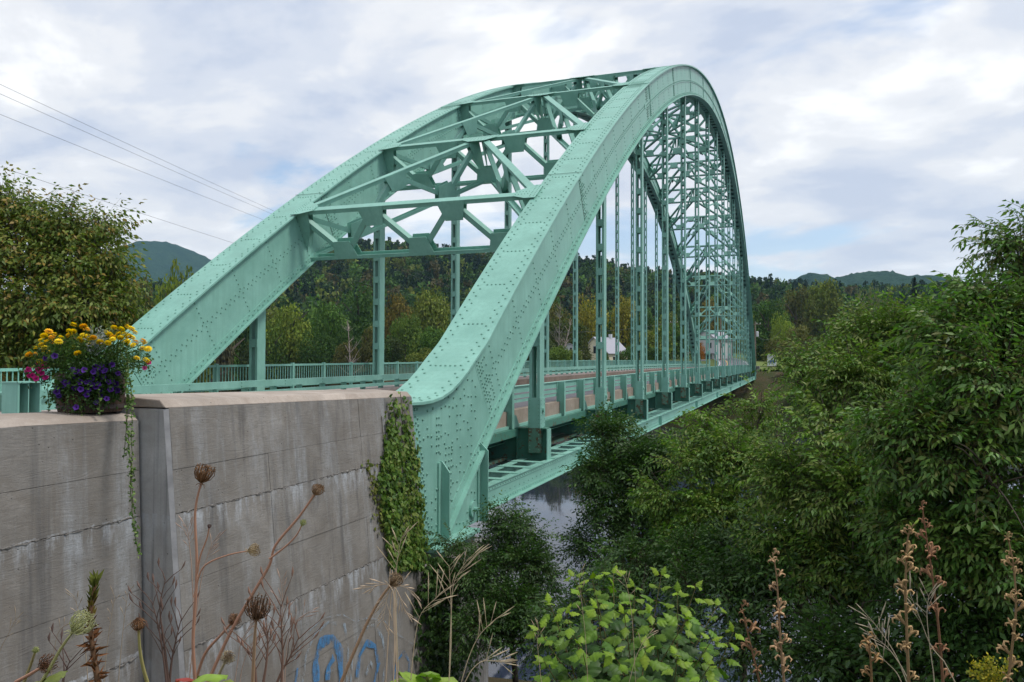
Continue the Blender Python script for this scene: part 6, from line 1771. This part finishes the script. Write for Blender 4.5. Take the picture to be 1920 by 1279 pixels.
def grass(label, blades, D, col, spike=.05, name='dry_grass', seeds=9):
    first = at(*blades[0][-1], D); z = gz(first.x, first.y); o = empty(name, (first.x, first.y, z), label, 'dry grass'); st = []; sp = []
    for pl in blades:
        P = smooth(path3(pl, D * random.uniform(.96, 1.04))); F_ = root_of(P); st.append(tube_np(F_, list(np.linspace(.0006, .0016, len(F_))), 4, col))
        n = len(P)
        for k in range(seeds):
            i = int(k * n * .45 / seeds); p = P[i]; ax = (P[i] - P[i + 1]).normalized(); sd_ = (_R * random.choice((-1, 1)) * random.uniform(.3, .9) + ax + Vector((0, 0, random.uniform(-.4, .3)))).normalized(); L_ = spike * random.uniform(.5, 1.1)
            q0 = p + sd_ * L_ * .5; q1 = p + sd_ * L_ * 1.2; sp.append(tube_np([p, q0], [.0006, .0007], 3, col)); sp.append(tube_np([q0, (q0 + q1) / 2, q1], [.0007, .0017, .0004], 4, np.array(col) * random.uniform(.8, 1.25)))
    V, Q, C = merge(st); place('stems', V, Q, C, M_DRY, o, 'stuff'); V, Q, C = merge(sp); place('seed_spikes', V, Q, C, M_DRY, o, 'stuff'); return o
STRAW, STRAWP = (.52, .42, .28), (.42, .30, .24)
grass('tuft of tall straw coloured grass in front of the dark ivy mound', [[(752, 1010), (744, 1060), (742, 1130), (748, 1279)], [(878, 1048), (852, 1090), (846, 1150), (842, 1279)], [(822, 1118), (790, 1150), (778, 1200), (770, 1279)], [(842, 1062), (845, 1120), (846, 1200), (842, 1279)], [(930, 1160), (900, 1190), (880, 1230), (865, 1279)], [(935, 1240), (905, 1240), (885, 1256), (872, 1279)]], 1.9, STRAW, .06)
grass('broken straw tangled round the wrapped wild carrot head', [[(700, 1100), (730, 1098), (740, 1140), (738, 1279)], [(775, 1110), (745, 1100), (738, 1150), (745, 1279)], [(718, 1165), (726, 1120), (738, 1100), (742, 1170)], [(760, 1150), (748, 1115), (736, 1104), (730, 1160)]], 1.75, (.55, .42, .30), .035)
grass('faint pinkish grass stems in front of the graffiti wall left part', [[(528, 1095), (530, 1140), (528, 1200), (532, 1279)], [(578, 1148), (550, 1170), (538, 1210), (534, 1279)], [(470, 1170), (452, 1205), (446, 1240), (440, 1279)], [(500, 1180), (470, 1210), (455, 1250), (450, 1279)], [(352, 992), (355, 1020), (359, 1060), (362, 1120)], [(398, 1018), (390, 1040), (380, 1075), (372, 1120)]], 2.1, STRAWP, .04)
grass('sparse thin grass in front of the lower wall', [[(215, 1120), (205, 1180), (198, 1240), (195, 1279)], [(240, 1110), (232, 1170), (226, 1230), (222, 1279)], [(30, 1160), (15, 1190), (2, 1215), (-15, 1260)], [(140, 1120), (150, 1160), (160, 1220), (165, 1279)], [(120, 1172), (108, 1190), (100, 1230), (95, 1279)]], 2.2, (.36, .29, .22), .03, seeds=6)
grass('bundle of pale straw lying against the tallest primrose stalk', [[(1632, 1160), (1655, 1190), (1680, 1230), (1700, 1279)], [(1640, 1195), (1665, 1215), (1690, 1250), (1705, 1279)], [(1705, 1110), (1725, 1160), (1745, 1210), (1770, 1240)], [(1636, 1218), (1660, 1240), (1680, 1260), (1690, 1279)], [(1742, 1115), (1738, 1150), (1742, 1200), (1750, 1260)]], 1.9, (.42, .36, .26), .05)
grass('few straw blades in the bright green bush', [[(1085, 1080), (1092, 1140), (1098, 1200), (1102, 1279)], [(1170, 1080), (1178, 1110), (1184, 1150), (1188, 1200)], [(1215, 1190), (1200, 1215), (1190, 1240), (1180, 1279)], [(1010, 1175), (1008, 1210), (1012, 1250), (1015, 1279)]], 3.3, (.50, .38, .26), .05, seeds=6)
# dark twiggy stalks
def twigs(label, mains, D, col, nb=9, pods=True):
    f = at(*mains[0][-1], D); o = empty('dry_twig_plant', (f.x, f.y, gz(f.x, f.y)), label, 'dry weed'); st = []
    for pl in mains:
        P = smooth(path3(pl, D * random.uniform(.97, 1.03))); F_ = root_of(P); st.append(tube_np(F_, list(np.linspace(.001, .0038, len(F_))), 5, col)); n = len(P)
        for k in range(nb):
            i = int((.05 + .8 * k / nb) * (n - 2)); p = P[i]; ax = (P[i] - P[i + 1]).normalized(); sd_ = (_R * (1 if k % 2 else -1) * random.uniform(.4, 1.0) + ax * 1.2 + _F * random.uniform(-.4, .4)).normalized(); L_ = random.uniform(.03, .085)
            q = p + sd_ * L_; st.append(tube_np([p, p + sd_ * L_ * .5 + ax * .004, q], [.0016, .0012, .0008], 4, col))
            if pods: st.append(tube_np([q, q + (sd_ + ax) * .006, q + (sd_ + ax * 2) * .008], [.001, .003, .0008], 4, np.array(col) * 1.4))
    V, Q, C = merge(st); place('stems', V, Q, C, M_DRY, o, 'stuff'); return o
twigs('dark branching dead weed in front of the wall corner', [[(310, 1088), (300, 1140), (308, 1210), (316, 1279)], [(285, 1130), (296, 1170), (306, 1230), (312, 1279)], [(340, 1160), (330, 1200), (322, 1240), (318, 1279)]], 1.95, (.13, .085, .07))
twigs('brown twiggy dead weed right of the biggest wild carrot', [[(498, 1160), (502, 1200), (500, 1240), (494, 1279)], [(560, 1195), (545, 1230), (530, 1255), (520, 1279)], [(526, 1135), (528, 1180), (530, 1230), (528, 1279)], [(470, 1215), (478, 1250), (480, 1279)]], 1.85, (.20, .12, .09))
twigs('tiny dark twig low at the left', [[(131, 1240), (122, 1262), (118, 1279)]], 1.8, (.12, .08, .07), 5)
# stocky stalk with green then brown leaves at the left
P = smooth(path3([(180, 1092), (172, 1130), (170, 1180), (176, 1230), (184, 1279)], 1.7)); F_ = root_of(P); o = empty('weed_stalk', tuple(F_[-1]), 'thick leafy weed stalk, green at the top and rusty brown below', 'weed')
V, Q, C = merge([tube_np(F_, list(np.linspace(.003, .007, len(F_))), 6, (.16, .09, .05))]); place('stem', V, Q, C, M_DRY, o)
lv = []
for k in range(90):
    s = k / 90; i = min(len(P) - 2, int(s * (len(P) - 1))); a_ = k * 2.4; d = _R * math.cos(a_) * .6 + _F * math.sin(a_) * .6 + Vector((0, 0, 1.0 if s < .5 else random.uniform(-.3, .9)))
    c_ = (.14, .16, .03) if s < .28 else ((.20, .15, .035) if s < .45 else (.20, .085, .035)); lv.append(kites([np.array(P[i])], [np.array(d)], rdir(1), [random.uniform(.02, .036)], [.009], np.array([c_]) * random.uniform(.6, 1.3)))
V, Q, C = merge(lv); place('leaves', V, Q, C, M_DRY, o, 'stuff')
# leafy weeds at the lower edge
def weed(label, leaves, D, root_px):
    rt = at(root_px[0], root_px[1], D); z = gz(rt.x, rt.y); o = empty('leafy_weed', (rt.x, rt.y, z), label, 'weed'); pinv = Matrix.Translation(-Vector((rt.x, rt.y, z))); st = []
    for (x0, y0, x1, y1, c_) in leaves:
        a_, b_ = at(x0, y0, D), at(x1, y1, D * .97); st.append(tube_np(bez(Vector((rt.x, rt.y, z)), (rt + a_) / 2, a_, 8), [.003] * 8, 4, (.16, .18, .05))); leaf_at(o, ME_PL, a_, b_ - a_, np.array([-.25 + random.uniform(-.3, .3), -.2, 1.]), (b_ - a_).length, c_, pinv)
    V, Q, C = merge(st); place('stems', V, Q, C, M_DRY, o, 'stuff'); return o
GL = (.20, .30, .035)
weed('green weed leaf with a reddish leaf at the bottom edge under the tall carrot', [(372, 1268, 415, 1240, GL), (365, 1276, 345, 1252, (.32, .05, .035)), (380, 1290, 425, 1275, (.22, .26, .05)), (350, 1290, 330, 1262, (.20, .27, .05)), (370, 1295, 400, 1290, (.28, .12, .05))], 1.5, (372, 1340))
weed('green and yellowish weed leaves at the bottom edge below the straw', [(800, 1275, 765, 1240, GL), (805, 1270, 850, 1258, (.24, .33, .05)), (790, 1285, 740, 1270, (.20, .27, .035)), (810, 1288, 845, 1282, (.26, .25, .05)), (800, 1265, 812, 1238, (.17, .27, .035)), (780, 1290, 745, 1292, (.30, .28, .06))], 1.9, (800, 1350))
weed('small yellowish weed leaf in the bottom left corner', [(85, 1272, 100, 1250, (.24, .28, .06)), (80, 1280, 62, 1262, (.20, .22, .05)), (88, 1285, 106, 1275, (.28, .26, .06))], 1.6, (85, 1340))
# goldenrod
gp = at(1850, 1340, 2.3); o = empty('goldenrod', (gp.x, gp.y, gz(gp.x, gp.y)), 'yellow goldenrod plume in the lower right corner', 'flowers'); st = []; fl = []
for k in range(9):
    tp = at(1850 + random.uniform(-34, 50), 1222 + random.uniform(0, 50), 2.3); b_ = at(1862, 1300, 2.3); P = bez(b_, (b_ + tp) / 2 + Vector((0, 0, .02)), tp, 12); st.append(tube_np(P, [.0016] * 12, 4, (.25, .28, .05)))
    m_ = 70; idx = RNG.integers(3, 12, m_); pp = np.array([tuple(P[i]) for i in idx]) + RNG.normal(size=(m_, 3)) * .007; fl.append(kites(pp, rdir(m_) + [0, 0, .6], rdir(m_), .010, .006, cols(m_, [(.50, .40, .03), (.42, .36, .05), (.32, .33, .05)])))
st.append(tube_np([at(1862, 1300, 2.3), Vector((gp.x, gp.y, gz(gp.x, gp.y)))], [.003, .004], 5, (.2, .22, .05)))
V, Q, C = merge(st); place('stems', V, Q, C, M_DRY, o, 'stuff'); V, Q, C = merge(fl); place('blossom', V, Q, C, M_PETAL, o, 'stuff')

# ------------------------------------------------------------------ the hazy air
m, t = new_mat('haze_air'); g = G(t)
pv = g.n('ShaderNodeVolumePrincipled'); pv.inputs['Color'].default_value = (.40, .68, 1.0, 1); pv.inputs['Density'].default_value = .00010; pv.inputs['Anisotropy'].default_value = .2
om = g.n('ShaderNodeOutputMaterial'); t.links.new(pv.outputs[0], om.inputs['Volume'])
b = MB(); b.box(-4300, 4300, -4300, 4300, -40, 480)
hz_o = b.build('haze', m); tag(hz_o, kind='stuff')
